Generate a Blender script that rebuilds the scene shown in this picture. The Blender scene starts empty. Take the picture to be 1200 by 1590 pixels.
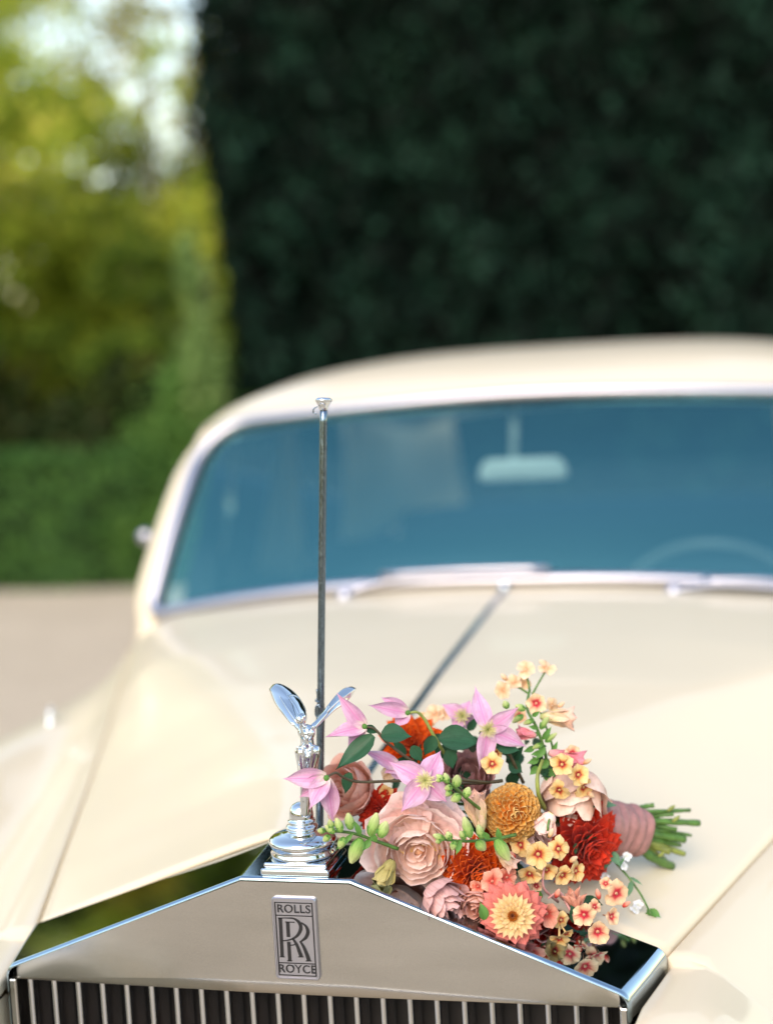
import bpy, bmesh, math, random
import numpy as np
from mathutils import Vector, Matrix, noise

random.seed(7)
rng = np.random.default_rng(11)
scene = bpy.context.scene
COL = scene.collection
rad = math.radians

# ------------------------------------------------------------------ camera
CAM_C = Vector((0.42599, -1.28017, 1.56591))
YAW, PITCH, ROLL = -0.24237, 0.09166, -0.05586
FPX = 2271.0
_f = Vector((math.sin(YAW)*math.cos(PITCH), math.cos(YAW)*math.cos(PITCH), -math.sin(PITCH)))
_r0 = Vector((math.cos(YAW), -math.sin(YAW), 0))
_u0 = _r0.cross(_f)
_r = _r0*math.cos(ROLL) + _u0*math.sin(ROLL)
_u = -_r0*math.sin(ROLL) + _u0*math.cos(ROLL)
cam_data = bpy.data.cameras.new('camera')
cam = bpy.data.objects.new('camera', cam_data)
COL.objects.link(cam)
M = Matrix.Identity(4)
for i in range(3):
    M[i][0], M[i][1], M[i][2], M[i][3] = _r[i], _u[i], -_f[i], CAM_C[i]
cam.matrix_world = M
cam_data.sensor_fit = 'VERTICAL'
cam_data.sensor_height = 56.0
cam_data.lens = 80.0
cam_data.clip_end = 2000
cam_data.dof.use_dof = True
cam_data.dof.focus_distance = 1.385
cam_data.dof.aperture_fstop = 3.0
cam_data.dof.aperture_blades = 0
scene.camera = cam

def at(x, y, d):
    """point of the place seen at photo position x, y, at depth d metres"""
    return CAM_C + (_f + _r*((x-600)/FPX) - _u*((y-795)/FPX))*d

def at_Y(x, y, Y):
    v = _f + _r*((x-600)/FPX) - _u*((y-795)/FPX)
    return CAM_C + v*((Y-CAM_C.y)/v.y)

# ------------------------------------------------------------------ sky, sun, exposure
SUN_EL, SUN_AZ = rad(36), rad(188)       # azimuth clockwise from +Y
world = bpy.data.worlds.new('World')
scene.world = world
world.use_nodes = True
nt = world.node_tree
bg = nt.nodes['Background']
sky = nt.nodes.new('ShaderNodeTexSky')
sky.sky_type = 'NISHITA'
sky.sun_disc = False
sky.sun_elevation = SUN_EL
sky.sun_rotation = SUN_AZ
sky.altitude = 100
sky.air_density = 1.6
sky.dust_density = 0.5
sky.ozone_density = 3.0
nt.links.new(sky.outputs[0], bg.inputs[0])
bg.inputs[1].default_value = 0.15
sd = bpy.data.lights.new('sun', 'SUN')
sd.energy = 1.2
sd.angle = rad(38)
sd.color = (1.0, 0.93, 0.84)
sun = bpy.data.objects.new('sun', sd)
COL.objects.link(sun)
to_sun = Vector((math.sin(SUN_AZ)*math.cos(SUN_EL), math.cos(SUN_AZ)*math.cos(SUN_EL), math.sin(SUN_EL)))
sun.rotation_euler = to_sun.to_track_quat('Z', 'Y').to_euler()
sun.location = to_sun*30
vs = scene.view_settings
vs.view_transform = 'Standard'
vs.look = 'None'
vs.gamma = 1
vs.exposure = 1.38
vs.use_white_balance = True
vs.white_balance_temperature = 8000
vs.white_balance_tint = 16
vs.use_curve_mapping = False
scene.cycles.use_denoising = True
scene.cycles.max_bounces = 10
scene.cycles.transparent_max_bounces = 12
scene.cycles.caustics_reflective = False
scene.cycles.caustics_refractive = False

# ------------------------------------------------------------------ helpers
def thing(name, label, cat, loc=(0, 0, 0), group=None, kind=None):
    o = bpy.data.objects.new(name, None)
    o.empty_display_size = 0.1
    COL.objects.link(o)
    o.location = loc
    tag(o, label, cat, group, kind)
    return o

def tag(o, label=None, cat=None, group=None, kind=None):
    if label: o['label'] = label
    if cat: o['category'] = cat
    if group: o['group'] = group
    if kind: o['kind'] = kind
    return o

def link(name, me, parent=None, mat=None):
    o = bpy.data.objects.new(name, me)
    COL.objects.link(o)
    if mat is not None:
        if not me.materials: me.materials.append(mat)
    if parent is not None:
        o.parent = parent
        o.matrix_parent_inverse = wm(parent).inverted()
    return o

def wm(o):
    m = o.matrix_basis.copy()
    return m if o.parent is None else wm(o.parent) @ o.matrix_parent_inverse @ m

def pyd(name, verts, faces, mat, parent=None, smooth=True, uvs=None):
    me = bpy.data.meshes.new(name)
    me.from_pydata([tuple(v) for v in verts], [], faces)
    if uvs is not None:
        l = me.uv_layers.new(name='UVMap')
        li = np.empty(len(me.loops), dtype=np.int32)
        me.loops.foreach_get('vertex_index', li)
        l.data.foreach_set('uv', np.asarray(uvs, dtype=np.float32)[li].ravel())
    if smooth:
        me.polygons.foreach_set('use_smooth', [True]*len(me.polygons))
    me.update()
    return link(name, me, parent, mat)

def grid(rows, close_u=False, flip=False):
    """verts + faces from equal-length rows of points"""
    n, m = len(rows), len(rows[0])
    V = [p for r in rows for p in r]
    F = []
    for i in range(n-1):
        for j in range(m if close_u else m-1):
            a, b = i*m+j, i*m+(j+1) % m
            q = (a, b, b+m, a+m)
            F.append(q[::-1] if flip else q)
    return V, F

def tube(path, radii, seg=8, cap=True):
    path = [Vector(p) for p in path]
    n = len(path)
    if not hasattr(radii, '__len__'): radii = [radii]*n
    V, F = [], []
    t = (path[1]-path[0]).normalized()
    ref = Vector((0, 0, 1)) if abs(t.z) < .9 else Vector((1, 0, 0))
    a = t.cross(ref).normalized()
    for i, p in enumerate(path):
        t = (path[min(i+1, n-1)]-path[max(i-1, 0)]).normalized()
        a = (a - t*a.dot(t)).normalized()
        b = t.cross(a)
        for k in range(seg):
            th = 2*math.pi*k/seg
            V.append(p + (a*math.cos(th)+b*math.sin(th))*radii[i])
    for i in range(n-1):
        for k in range(seg):
            F.append((i*seg+k, i*seg+(k+1) % seg, (i+1)*seg+(k+1) % seg, (i+1)*seg+k))
    if cap:
        F.append(tuple(range(seg-1, -1, -1)))
        F.append(tuple((n-1)*seg+k for k in range(seg)))
    return V, F

def smooth_path(pts, n=6):
    pts = [Vector(p) for p in pts]
    P = [pts[0]*2-pts[1]] + pts + [pts[-1]*2-pts[-2]]
    out = []
    for i in range(1, len(P)-2):
        for k in range(n):
            t = k/n
            a, b, c, d = P[i-1], P[i], P[i+1], P[i+2]
            out.append(.5*((2*b)+(c-a)*t+(2*a-5*b+4*c-d)*t*t+(3*b-a-3*c+d)*t**3))
    out.append(pts[-1])
    return out

def merge(parts):
    V, F = [], []
    for v, f in parts:
        o = len(V)
        V += list(v)
        F += [tuple(i+o for i in q) for q in f]
    return V, F

def boxm(cx, cy, cz, sx, sy, sz):
    V = [Vector((cx+i*sx/2, cy+j*sy/2, cz+k*sz/2)) for i in (-1, 1) for j in (-1, 1) for k in (-1, 1)]
    F = [(0, 1, 3, 2), (4, 6, 7, 5), (0, 4, 5, 1), (2, 3, 7, 6), (0, 2, 6, 4), (1, 5, 7, 3)]
    return V, F

def lathe(profile, c, seg=40):
    rows = [[Vector((c[0]+r*math.cos(2*math.pi*k/seg), c[1]+r*math.sin(2*math.pi*k/seg), z)) for k in range(seg)] for r, z in profile]
    return grid(rows, close_u=True)

def ellipsoid(c, r, axes=None, su=14, sv=10):
    V, F = [], []
    c = Vector(c)
    ax = axes or (Vector((1, 0, 0)), Vector((0, 1, 0)), Vector((0, 0, 1)))
    rows = []
    for i in range(sv+1):
        ph = math.pi*i/sv
        rows.append([c + ax[0]*r[0]*math.sin(ph)*math.cos(2*math.pi*k/su) + ax[1]*r[1]*math.sin(ph)*math.sin(2*math.pi*k/su) + ax[2]*r[2]*math.cos(ph) for k in range(su)])
    return grid(rows, close_u=True)

def bevel_mod(o, w, seg=2, ang=40):
    m = o.modifiers.new('bevel', 'BEVEL')
    m.width = w
    m.segments = seg
    m.limit_method = 'ANGLE'
    m.angle_limit = rad(ang)
    return o

# ------------------------------------------------------------------ materials
def mat_new(name):
    m = bpy.data.materials.new(name)
    m.use_nodes = True
    return m, m.node_tree, m.node_tree.nodes['Principled BSDF']

def N(nt, t, **kw):
    n = nt.nodes.new(t)
    for k, v in kw.items():
        if k.startswith('i_'):
            n.inputs[k[2:].replace('_', ' ')].default_value = v
        else:
            setattr(n, k, v)
    return n

def ramp(nt, fac, stops):
    r = nt.nodes.new('ShaderNodeValToRGB')
    while len(r.color_ramp.elements) > 1: r.color_ramp.elements.remove(r.color_ramp.elements[-1])
    r.color_ramp.elements[0].position = stops[0][0]
    r.color_ramp.elements[0].color = (*stops[0][1], 1)
    for p, c in stops[1:]:
        e = r.color_ramp.elements.new(p)
        e.color = (*c, 1)
    nt.links.new(fac, r.inputs[0])
    return r

def simple(name, col, rough=.5, metal=0, coat=0, noise_amt=0.0, noise_scale=30, rough_var=0, bump=0, **kw):
    m, nt, b = mat_new(name)
    b.inputs['Base Color'].default_value = (*col, 1)
    b.inputs['Roughness'].default_value = rough
    b.inputs['Metallic'].default_value = metal
    b.inputs['Coat Weight'].default_value = coat
    b.inputs['Coat Roughness'].default_value = .03
    tc = N(nt, 'ShaderNodeTexCoord')
    nz = N(nt, 'ShaderNodeTexNoise', i_Scale=noise_scale, i_Detail=5.0)
    nt.links.new(tc.outputs['Object'], nz.inputs['Vector'])
    if noise_amt:
        r = ramp(nt, nz.outputs['Fac'], [(.3, tuple(c*(1-noise_amt) for c in col)), (.7, tuple(min(1, c*(1+noise_amt)) for c in col))])
        nt.links.new(r.outputs[0], b.inputs['Base Color'])
    if rough_var:
        mr = N(nt, 'ShaderNodeMapRange')
        mr.inputs['To Min'].default_value = max(0, rough-rough_var)
        mr.inputs['To Max'].default_value = rough+rough_var
        nt.links.new(nz.outputs['Fac'], mr.inputs['Value'])
        nt.links.new(mr.outputs[0], b.inputs['Roughness'])
    if bump:
        bp = N(nt, 'ShaderNodeBump', i_Strength=bump, i_Distance=.002)
        nt.links.new(nz.outputs['Fac'], bp.inputs['Height'])
        nt.links.new(bp.outputs[0], b.inputs['Normal'])
    return m

CREAM = (0.70, 0.595, 0.435)
M_paint = simple('cream_paint', CREAM, .45, coat=.45, noise_amt=.015, noise_scale=6)
M_chrome = simple('chrome', (.66, .70, .73), .035, 1, noise_scale=60, rough_var=.02)
M_shell = simple('teal_tinted_stainless', (.36, .46, .53), .045, 1, noise_amt=.04, noise_scale=40, rough_var=.02)  # dark teal of the reflections put into the metal colour
M_trim = simple('satin_trim', (.46, .46, .52), .36, 1, noise_scale=30, rough_var=.04)
M_vane = simple('polished_vane', (.68, .69, .72), .12, 1, rough_var=.03)
M_black = simple('dark_core', (.012, .009, .008), .6, noise_amt=.3)
M_rubber = simple('black_rubber', (.015, .017, .02), .5, noise_amt=.2)
M_leather = simple('blue_leather', (.02, .06, .09), .45, noise_amt=.2, noise_scale=80, bump=.2)
M_wood = simple('walnut', (.16, .12, .10), .3, coat=.6, noise_amt=.3, noise_scale=14)
M_pale = simple('ivory_plastic', (.62, .62, .58), .35, noise_amt=.05)
M_enamel = simple('black_enamel', (.012, .012, .014), .3, noise_amt=.1)
M_tyre = simple('tyre_rubber', (.02, .02, .02), .8, noise_amt=.2)
M_headlining = simple('headlining', (.25, .24, .22), .9, noise_amt=.06, noise_scale=120)
M_redlens = simple('amber_lens', (.7, .7, .7), .1, noise_amt=.05)

def mat_steel():
    m, nt, b = mat_new('brushed_stainless')
    b.inputs['Metallic'].default_value = 1
    tc = N(nt, 'ShaderNodeTexCoord')
    mp = N(nt, 'ShaderNodeMapping')
    mp.inputs['Scale'].default_value = (3, 20, 16)
    nt.links.new(tc.outputs['Object'], mp.inputs[0])
    n1 = N(nt, 'ShaderNodeTexNoise', i_Scale=2.0, i_Detail=4.0)
    nt.links.new(mp.outputs[0], n1.inputs['Vector'])
    n2 = N(nt, 'ShaderNodeTexNoise', i_Scale=900.0, i_Detail=2.0)
    nt.links.new(tc.outputs['Object'], n2.inputs['Vector'])
    r = ramp(nt, n1.outputs['Fac'], [(.3, (.52, .51, .485)), (.7, (.60, .585, .56))])
    mx = N(nt, 'ShaderNodeMix', data_type='RGBA', blend_type='MULTIPLY')
    mx.inputs[0].default_value = .35
    nt.links.new(r.outputs[0], mx.inputs[6])
    r2 = ramp(nt, n2.outputs['Fac'], [(.3, (.7, .7, .7)), (.7, (1, 1, 1))])
    nt.links.new(r2.outputs[0], mx.inputs[7])
    nt.links.new(mx.outputs[2], b.inputs['Base Color'])
    mr = N(nt, 'ShaderNodeMapRange')
    mr.inputs['To Min'].default_value = .16
    mr.inputs['To Max'].default_value = .27
    nt.links.new(n1.outputs['Fac'], mr.inputs['Value'])
    nt.links.new(mr.outputs[0], b.inputs['Roughness'])
    return m
M_steel = mat_steel()

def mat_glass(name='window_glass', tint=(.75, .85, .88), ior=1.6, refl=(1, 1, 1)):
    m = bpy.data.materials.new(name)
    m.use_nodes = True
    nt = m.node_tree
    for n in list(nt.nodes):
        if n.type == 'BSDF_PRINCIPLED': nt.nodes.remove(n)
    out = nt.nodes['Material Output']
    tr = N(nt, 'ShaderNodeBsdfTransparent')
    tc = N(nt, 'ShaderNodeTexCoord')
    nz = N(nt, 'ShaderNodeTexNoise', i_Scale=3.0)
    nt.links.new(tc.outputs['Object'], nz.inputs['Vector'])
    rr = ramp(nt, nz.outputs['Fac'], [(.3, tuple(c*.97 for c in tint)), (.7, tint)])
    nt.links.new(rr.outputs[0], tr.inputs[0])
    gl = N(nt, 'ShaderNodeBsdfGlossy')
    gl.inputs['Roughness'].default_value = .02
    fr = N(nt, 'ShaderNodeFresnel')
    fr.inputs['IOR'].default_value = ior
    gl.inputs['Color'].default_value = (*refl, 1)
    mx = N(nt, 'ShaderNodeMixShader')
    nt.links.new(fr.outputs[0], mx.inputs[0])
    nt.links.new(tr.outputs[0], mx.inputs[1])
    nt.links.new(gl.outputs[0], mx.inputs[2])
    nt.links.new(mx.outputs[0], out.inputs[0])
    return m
M_glass = mat_glass()
M_screen = mat_glass('sky_tinted_windscreen', (.66, .88, .90), 2.55, (.25, .90, .93))  # blue sky reflection put into the gloss colour, strengthened by a raised IOR

def mat_leaf(name, stops, scale=1.5, trans=.3, rough=.6, island=.5, gloss=.12):
    """foliage: hue varies by noise in the place and leaf by leaf"""
    m, nt, b = mat_new(name)
    out = nt.nodes['Material Output']
    tc = N(nt, 'ShaderNodeTexCoord')
    nz = N(nt, 'ShaderNodeTexNoise', i_Scale=scale, i_Detail=3.0)
    nt.links.new(tc.outputs['Object'], nz.inputs['Vector'])
    ge = N(nt, 'ShaderNodeNewGeometry')
    mx = N(nt, 'ShaderNodeMix', data_type='FLOAT')
    mx.inputs[0].default_value = island
    nt.links.new(nz.outputs['Fac'], mx.inputs[2])
    nt.links.new(ge.outputs['Random Per Island'], mx.inputs[3])
    r = ramp(nt, mx.outputs[0], stops)
    nt.links.new(r.outputs[0], b.inputs['Base Color'])
    b.inputs['Roughness'].default_value = rough
    b.inputs['Specular IOR Level'].default_value = gloss
    tl = N(nt, 'ShaderNodeBsdfTranslucent')
    nt.links.new(r.outputs[0], tl.inputs[0])
    ms = N(nt, 'ShaderNodeMixShader')
    ms.inputs[0].default_value = trans
    nt.links.new(b.outputs[0], ms.inputs[1])
    nt.links.new(tl.outputs[0], ms.inputs[2])
    nt.links.new(ms.outputs[0], out.inputs[0])
    return m

def mat_petal(name, stops, trans=.25, rough=.6, vein=.12, obj_var=.12, rib=None):
    """petal colour runs from base (uv y 0) to tip (uv y 1), with fine veins along it"""
    m, nt, b = mat_new(name)
    out = nt.nodes['Material Output']
    uv = N(nt, 'ShaderNodeUVMap')
    sp = N(nt, 'ShaderNodeSeparateXYZ')
    nt.links.new(uv.outputs[0], sp.inputs[0])
    tc = N(nt, 'ShaderNodeTexCoord')
    nz = N(nt, 'ShaderNodeTexNoise', i_Scale=90.0, i_Detail=3.0)
    nt.links.new(tc.outputs['Object'], nz.inputs['Vector'])
    mp = N(nt, 'ShaderNodeMapping')
    mp.inputs['Scale'].default_value = (14, 1.2, 1)
    nt.links.new(uv.outputs[0], mp.inputs[0])
    vn = N(nt, 'ShaderNodeTexNoise', i_Scale=1.6, i_Detail=2.0)
    nt.links.new(mp.outputs[0], vn.inputs['Vector'])
    ad = N(nt, 'ShaderNodeMath', operation='MULTIPLY_ADD')
    nt.links.new(nz.outputs['Fac'], ad.inputs[0])
    ad.inputs[1].default_value = .25
    ad.inputs[2].default_value = -.125
    ad2 = N(nt, 'ShaderNodeMath', operation='ADD')
    nt.links.new(sp.outputs[1], ad2.inputs[0])
    nt.links.new(ad.outputs[0], ad2.inputs[1])
    r = ramp(nt, ad2.outputs[0], stops)
    rv = ramp(nt, vn.outputs['Fac'], [(.35, (1-vein*2,)*3), (.65, (1, 1, 1))])
    mx = N(nt, 'ShaderNodeMix', data_type='RGBA', blend_type='MULTIPLY')
    mx.inputs[0].default_value = 1
    nt.links.new(r.outputs[0], mx.inputs[6])
    nt.links.new(rv.outputs[0], mx.inputs[7])
    bl = N(nt, 'ShaderNodeTexNoise', i_Scale=150.0, i_Detail=4.0)
    nt.links.new(tc.outputs['Object'], bl.inputs['Vector'])
    rb_ = ramp(nt, bl.outputs['Fac'], [(.32, (.80, .76, .72)), (.5, (1, 1, 1))])
    mb = N(nt, 'ShaderNodeMix', data_type='RGBA', blend_type='MULTIPLY')
    mb.inputs[0].default_value = .8
    nt.links.new(mx.outputs[2], mb.inputs[6]); nt.links.new(rb_.outputs[0], mb.inputs[7])
    mx = mb
    bmp = N(nt, 'ShaderNodeBump', i_Strength=.25, i_Distance=.0006)
    nt.links.new(vn.outputs['Fac'], bmp.inputs['Height'])
    nt.links.new(bmp.outputs[0], b.inputs['Normal'])
    ge = N(nt, 'ShaderNodeNewGeometry')
    hs = N(nt, 'ShaderNodeHueSaturation')
    oi = N(nt, 'ShaderNodeObjectInfo')
    adr = N(nt, 'ShaderNodeMath', operation='ADD')
    nt.links.new(oi.outputs['Random'], adr.inputs[0])
    nt.links.new(ge.outputs['Random Per Island'], adr.inputs[1])
    mr = N(nt, 'ShaderNodeMapRange')
    mr.inputs['From Max'].default_value = 2
    mr.inputs['To Min'].default_value = 1-obj_var
    mr.inputs['To Max'].default_value = 1+obj_var
    nt.links.new(adr.outputs[0], mr.inputs['Value'])
    nt.links.new(mr.outputs[0], hs.inputs['Value'])
    if rib:
        sb = N(nt, 'ShaderNodeMath', operation='SUBTRACT'); nt.links.new(sp.outputs[0], sb.inputs[0]); sb.inputs[1].default_value = .5
        ab = N(nt, 'ShaderNodeMath', operation='ABSOLUTE'); nt.links.new(sb.outputs[0], ab.inputs[0])
        rr = ramp(nt, ab.outputs[0], [(.02, (1, 1, 1)), (.06, (.35, .35, .35)), (.16, (.5, .5, .5)), (.26, (0, 0, 0))])
        m2 = N(nt, 'ShaderNodeMix', data_type='RGBA')
        nt.links.new(rr.outputs[0], m2.inputs[0]); nt.links.new(mx.outputs[2], m2.inputs[6]); m2.inputs[7].default_value = (*rib, 1)
        nt.links.new(m2.outputs[2], hs.inputs['Color'])
    else:
        nt.links.new(mx.outputs[2], hs.inputs['Color'])
    nt.links.new(hs.outputs[0], b.inputs['Base Color'])
    b.inputs['Roughness'].default_value = rough
    b.inputs['Specular IOR Level'].default_value = .2
    b.inputs['Sheen Weight'].default_value = .1
    tl = N(nt, 'ShaderNodeBsdfTranslucent')
    nt.links.new(hs.outputs[0], tl.inputs[0])
    ms = N(nt, 'ShaderNodeMixShader')
    ms.inputs[0].default_value = trans
    nt.links.new(b.outputs[0], ms.inputs[1])
    nt.links.new(tl.outputs[0], ms.inputs[2])
    nt.links.new(ms.outputs[0], out.inputs[0])
    return m

def mat_ground():
    m, nt, b = mat_new('pale_gravel')
    tc = N(nt, 'ShaderNodeTexCoord')
    n1 = N(nt, 'ShaderNodeTexNoise', i_Scale=.7, i_Detail=6.0)
    n2 = N(nt, 'ShaderNodeTexVoronoi', i_Scale=70.0)
    for n in (n1, n2): nt.links.new(tc.outputs['Object'], n.inputs['Vector'])
    r1 = ramp(nt, n1.outputs['Fac'], [(.3, (.53, .435, .325)), (.7, (.64, .535, .41))])
    r2 = ramp(nt, n2.outputs['Color'], [(.0, (.72, .70, .68)), (1, (1.05, 1.03, 1.0))])
    mx = N(nt, 'ShaderNodeMix', data_type='RGBA', blend_type='MULTIPLY')
    mx.inputs[0].default_value = 1
    nt.links.new(r1.outputs[0], mx.inputs[6])
    nt.links.new(r2.outputs[0], mx.inputs[7])
    nt.links.new(mx.outputs[2], b.inputs['Base Color'])
    b.inputs['Roughness'].default_value = .95
    bp = N(nt, 'ShaderNodeBump', i_Strength=.6, i_Distance=.01)
    nt.links.new(n2.outputs['Distance'], bp.inputs['Height'])
    nt.links.new(bp.outputs[0], b.inputs['Normal'])
    return m

# ------------------------------------------------------------------ setting: ground
gs = 400.0
g = pyd('ground', [(-gs, -gs, 0), (gs, -gs, 0), (gs, gs, 0), (-gs, gs, 0)], [(0, 1, 2, 3)], mat_ground(), smooth=False)
tag(g, 'pale beige gravel forecourt under and behind the car', 'ground', kind='structure')

# ------------------------------------------------------------------ vegetation
def leaf_mesh(name, P, size, mat, parent, up=None, aspect=.55, upbias=0.0, nrm=None):
    """P: n x 3 leaf centres; every leaf a small folded diamond"""
    n = len(P)
    P = np.asarray(P, dtype=np.float64)
    a = rng.normal(size=(n, 3))
    if upbias: a[:, 2] += upbias
    a /= np.linalg.norm(a, axis=1)[:, None]
    b = rng.normal(size=(n, 3))
    if nrm is not None:
        b = np.cross(a, nrm + rng.normal(size=(n, 3))*.7)
    b -= a*(a*b).sum(1)[:, None]
    b /= np.linalg.norm(b, axis=1)[:, None]+1e-9
    c = np.cross(a, b)
    s = size*(.6+.8*rng.random(n))[:, None]
    w = s*aspect
    V = np.empty((n, 4, 3))
    V[:, 0] = P-a*s*.5
    V[:, 1] = P+b*w*.5+c*w*.15
    V[:, 2] = P+a*s*.5
    V[:, 3] = P-b*w*.5+c*w*.15
    me = bpy.data.meshes.new(name)
    me.vertices.add(n*4)
    me.vertices.foreach_set('co', V.reshape(-1))
    me.loops.add(n*4)
    me.loops.foreach_set('vertex_index', np.arange(n*4, dtype=np.int32))
    me.polygons.add(n)
    me.polygons.foreach_set('loop_start', np.arange(0, n*4, 4, dtype=np.int32))
    me.polygons.foreach_set('loop_total', np.full(n, 4, dtype=np.int32))
    me.update(calc_edges=True)
    me.validate()
    return link(name, me, parent, mat)

def lump(P, f, seed=0.0):
    s = np.zeros(len(P))
    for k in range(5):
        q = np.array([math.sin(k*7.1+seed), math.cos(k*3.7+seed*2), math.sin(k*5.3+1+seed)])*f*(1+.45*k)
        s += np.sin(P @ q + k*1.7+seed*3)/(1+.5*k)
    return s/2.6

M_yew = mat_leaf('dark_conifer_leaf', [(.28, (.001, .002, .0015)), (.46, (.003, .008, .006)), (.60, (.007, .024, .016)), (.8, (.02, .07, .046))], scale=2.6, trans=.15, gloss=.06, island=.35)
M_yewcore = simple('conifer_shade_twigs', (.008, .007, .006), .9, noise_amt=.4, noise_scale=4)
M_box = mat_leaf('box_leaf', [(.25, (.010, .030, .010)), (.45, (.032, .10, .026)), (.7, (.095, .225, .052))], scale=5.0, trans=.2, island=.6)
M_boxcore = simple('hedge_twigs', (.012, .016, .007), .9, noise_amt=.4, noise_scale=6)
M_shrub = mat_leaf('shrub_leaf', [(.2, (.03, .09, .02)), (.5, (.08, .19, .04)), (.8, (.16, .31, .07))], scale=1.8, trans=.3)
M_climb = mat_leaf('pale_climber_leaf', [(.2, (.08, .16, .05)), (.5, (.19, .32, .10)), (.8, (.34, .46, .17))], scale=2.0, trans=.35)
M_lime = mat_leaf('yellow_green_leaf', [(.15, (.14, .22, .02)), (.45, (.36, .46, .055)), (.7, (.58, .62, .10)), (.9, (.72, .50, .13))], scale=.9, trans=.35, island=.55)
M_gold = mat_leaf('golden_leaf', [(.15, (.14, .14, .02)), (.5, (.34, .33, .035)), (.85, (.55, .34, .07))], scale=.9, trans=.45, island=.55)
M_green = mat_leaf('mid_green_leaf', [(.2, (.03, .07, .015)), (.5, (.10, .18, .025)), (.8, (.24, .32, .04))], scale=.9, trans=.35)
M_deep = mat_leaf('deep_green_leaf', [(.2, (.02, .045, .010)), (.5, (.06, .11, .018)), (.8, (.14, .18, .03))], scale=.7, trans=.2)
M_bark = simple('bark', (.13, .105, .08), .9, noise_amt=.4, noise_scale=12, bump=.6)

def hedge_block(name, label, cat, x0, x1, y0, y1, h, n, size, mat, core, f=1.2, amp=.08, upbias=0.0, tail=.5, seed=1.0, ci=.2):
    t = thing(name, label, cat, ((x0+x1)/2, y0, 0))
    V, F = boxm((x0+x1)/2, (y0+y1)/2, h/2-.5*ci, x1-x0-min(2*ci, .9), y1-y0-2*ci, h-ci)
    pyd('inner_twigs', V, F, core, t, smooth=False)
    A = np.array([(x1-x0)*h, (y1-y0)*h, (y1-y0)*h, (x1-x0)*(y1-y0), .3*(x1-x0)*h])
    cnt = (n*A/A.sum()).astype(int)
    pts, nr = [], []
    def r(k): return rng.random(k)
    k = cnt[0]; pts.append(np.c_[x0+(x1-x0)*r(k), np.full(k, y0), h*r(k)]); nr.append(np.tile([0, -1, 0], (k, 1)))
    k = cnt[1]; pts.append(np.c_[np.full(k, x0), y0+(y1-y0)*r(k), h*r(k)]); nr.append(np.tile([-1, 0, 0], (k, 1)))
    k = cnt[2]; pts.append(np.c_[np.full(k, x1), y0+(y1-y0)*r(k), h*r(k)]); nr.append(np.tile([1, 0, 0], (k, 1)))
    k = cnt[3]; pts.append(np.c_[x0+(x1-x0)*r(k), y0+(y1-y0)*r(k), np.full(k, h)]); nr.append(np.tile([0, 0, 1], (k, 1)))
    k = cnt[4]; pts.append(np.c_[x0+(x1-x0)*r(k), np.full(k, y1), h*r(k)]); nr.append(np.tile([0, 1, 0], (k, 1)))
    P, Q = np.vstack(pts), np.vstack(nr).astype(float)
    S = P*np.array([1, 1, tail])
    d = lump(S, f, seed)*amp + lump(S, f*3.1, seed+2)*amp*.5 - np.abs(rng.normal(size=len(P)))*amp*.5
    P = P+Q*d[:, None]
    P[:, 2] = np.maximum(P[:, 2], .02)
    leaf_mesh('foliage', P, size, mat, t, upbias=upbias, nrm=Q)
    return t

hedge_block('clipped_box_hedge', 'low clipped green hedge with flat top along the gravel edge', 'hedge',
            -11.0, -3.75, 9.45, 10.5, 1.08, 52000, .055, M_box, M_boxcore, f=3.2, amp=.06, seed=.4, tail=1)
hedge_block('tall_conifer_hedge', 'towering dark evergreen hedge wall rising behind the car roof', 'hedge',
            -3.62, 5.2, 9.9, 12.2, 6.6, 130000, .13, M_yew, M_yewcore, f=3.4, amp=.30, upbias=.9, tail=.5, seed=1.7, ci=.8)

def clump_plant(name, label, cat, base, blobs, n, size, mat, stemr=.03, group=None, upbias=0, stems=None, limbs=True, shell=.35):
    """plant or tree: blobs = list of (dx, dy, z, rx, ry, rz)"""
    t = thing(name, label, cat, base, group)
    base = Vector(base)
    pts = []
    vol = np.array([b[3]*b[4]*b[5] for b in blobs])**.75
    for b, k in zip(blobs, (n*vol/vol.sum()).astype(int)):
        # twiggy sub-clumps inside every blob
        m = max(6, k//55)
        cdir = rng.normal(size=(m, 3))
        cdir /= np.linalg.norm(cdir, axis=1)[:, None]
        crad = rng.random(m)**shell
        cc = cdir*crad[:, None]
        idx = rng.integers(0, m, k)
        q = cc[idx]+rng.normal(size=(k, 3))*.16
        pts.append(q*np.array(b[3:6])+np.array([base.x+b[0], base.y+b[1], b[2]]))
    P = np.vstack(pts)
    P[:, 2] = np.maximum(P[:, 2], .03)
    leaf_mesh('crown', P, size, mat, t, upbias=upbias)
    top = max(b[2] for b in blobs)
    parts = [tube(smooth_path([base, base+Vector((.04, .03, top*.35)), base+Vector((-.05, .02, top*.7)), base+Vector((0, 0, top))], 4),
                  [stemr*(1-.8*i/12) for i in range(13)], 8)]
    if limbs:
        for b in blobs:
            s = base+Vector((0, 0, b[2]*.55))
            e = Vector((base.x+b[0], base.y+b[1], b[2]))
            mid = (s+e)/2+Vector((0, 0, .12*b[5]))
            parts.append(tube(smooth_path([s, mid, e], 3), [stemr*.5*(1-.75*i/6) for i in range(7)], 6))
    V, F = merge(parts)
    pyd('trunk', V, F, M_bark, t)
    return t

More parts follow.
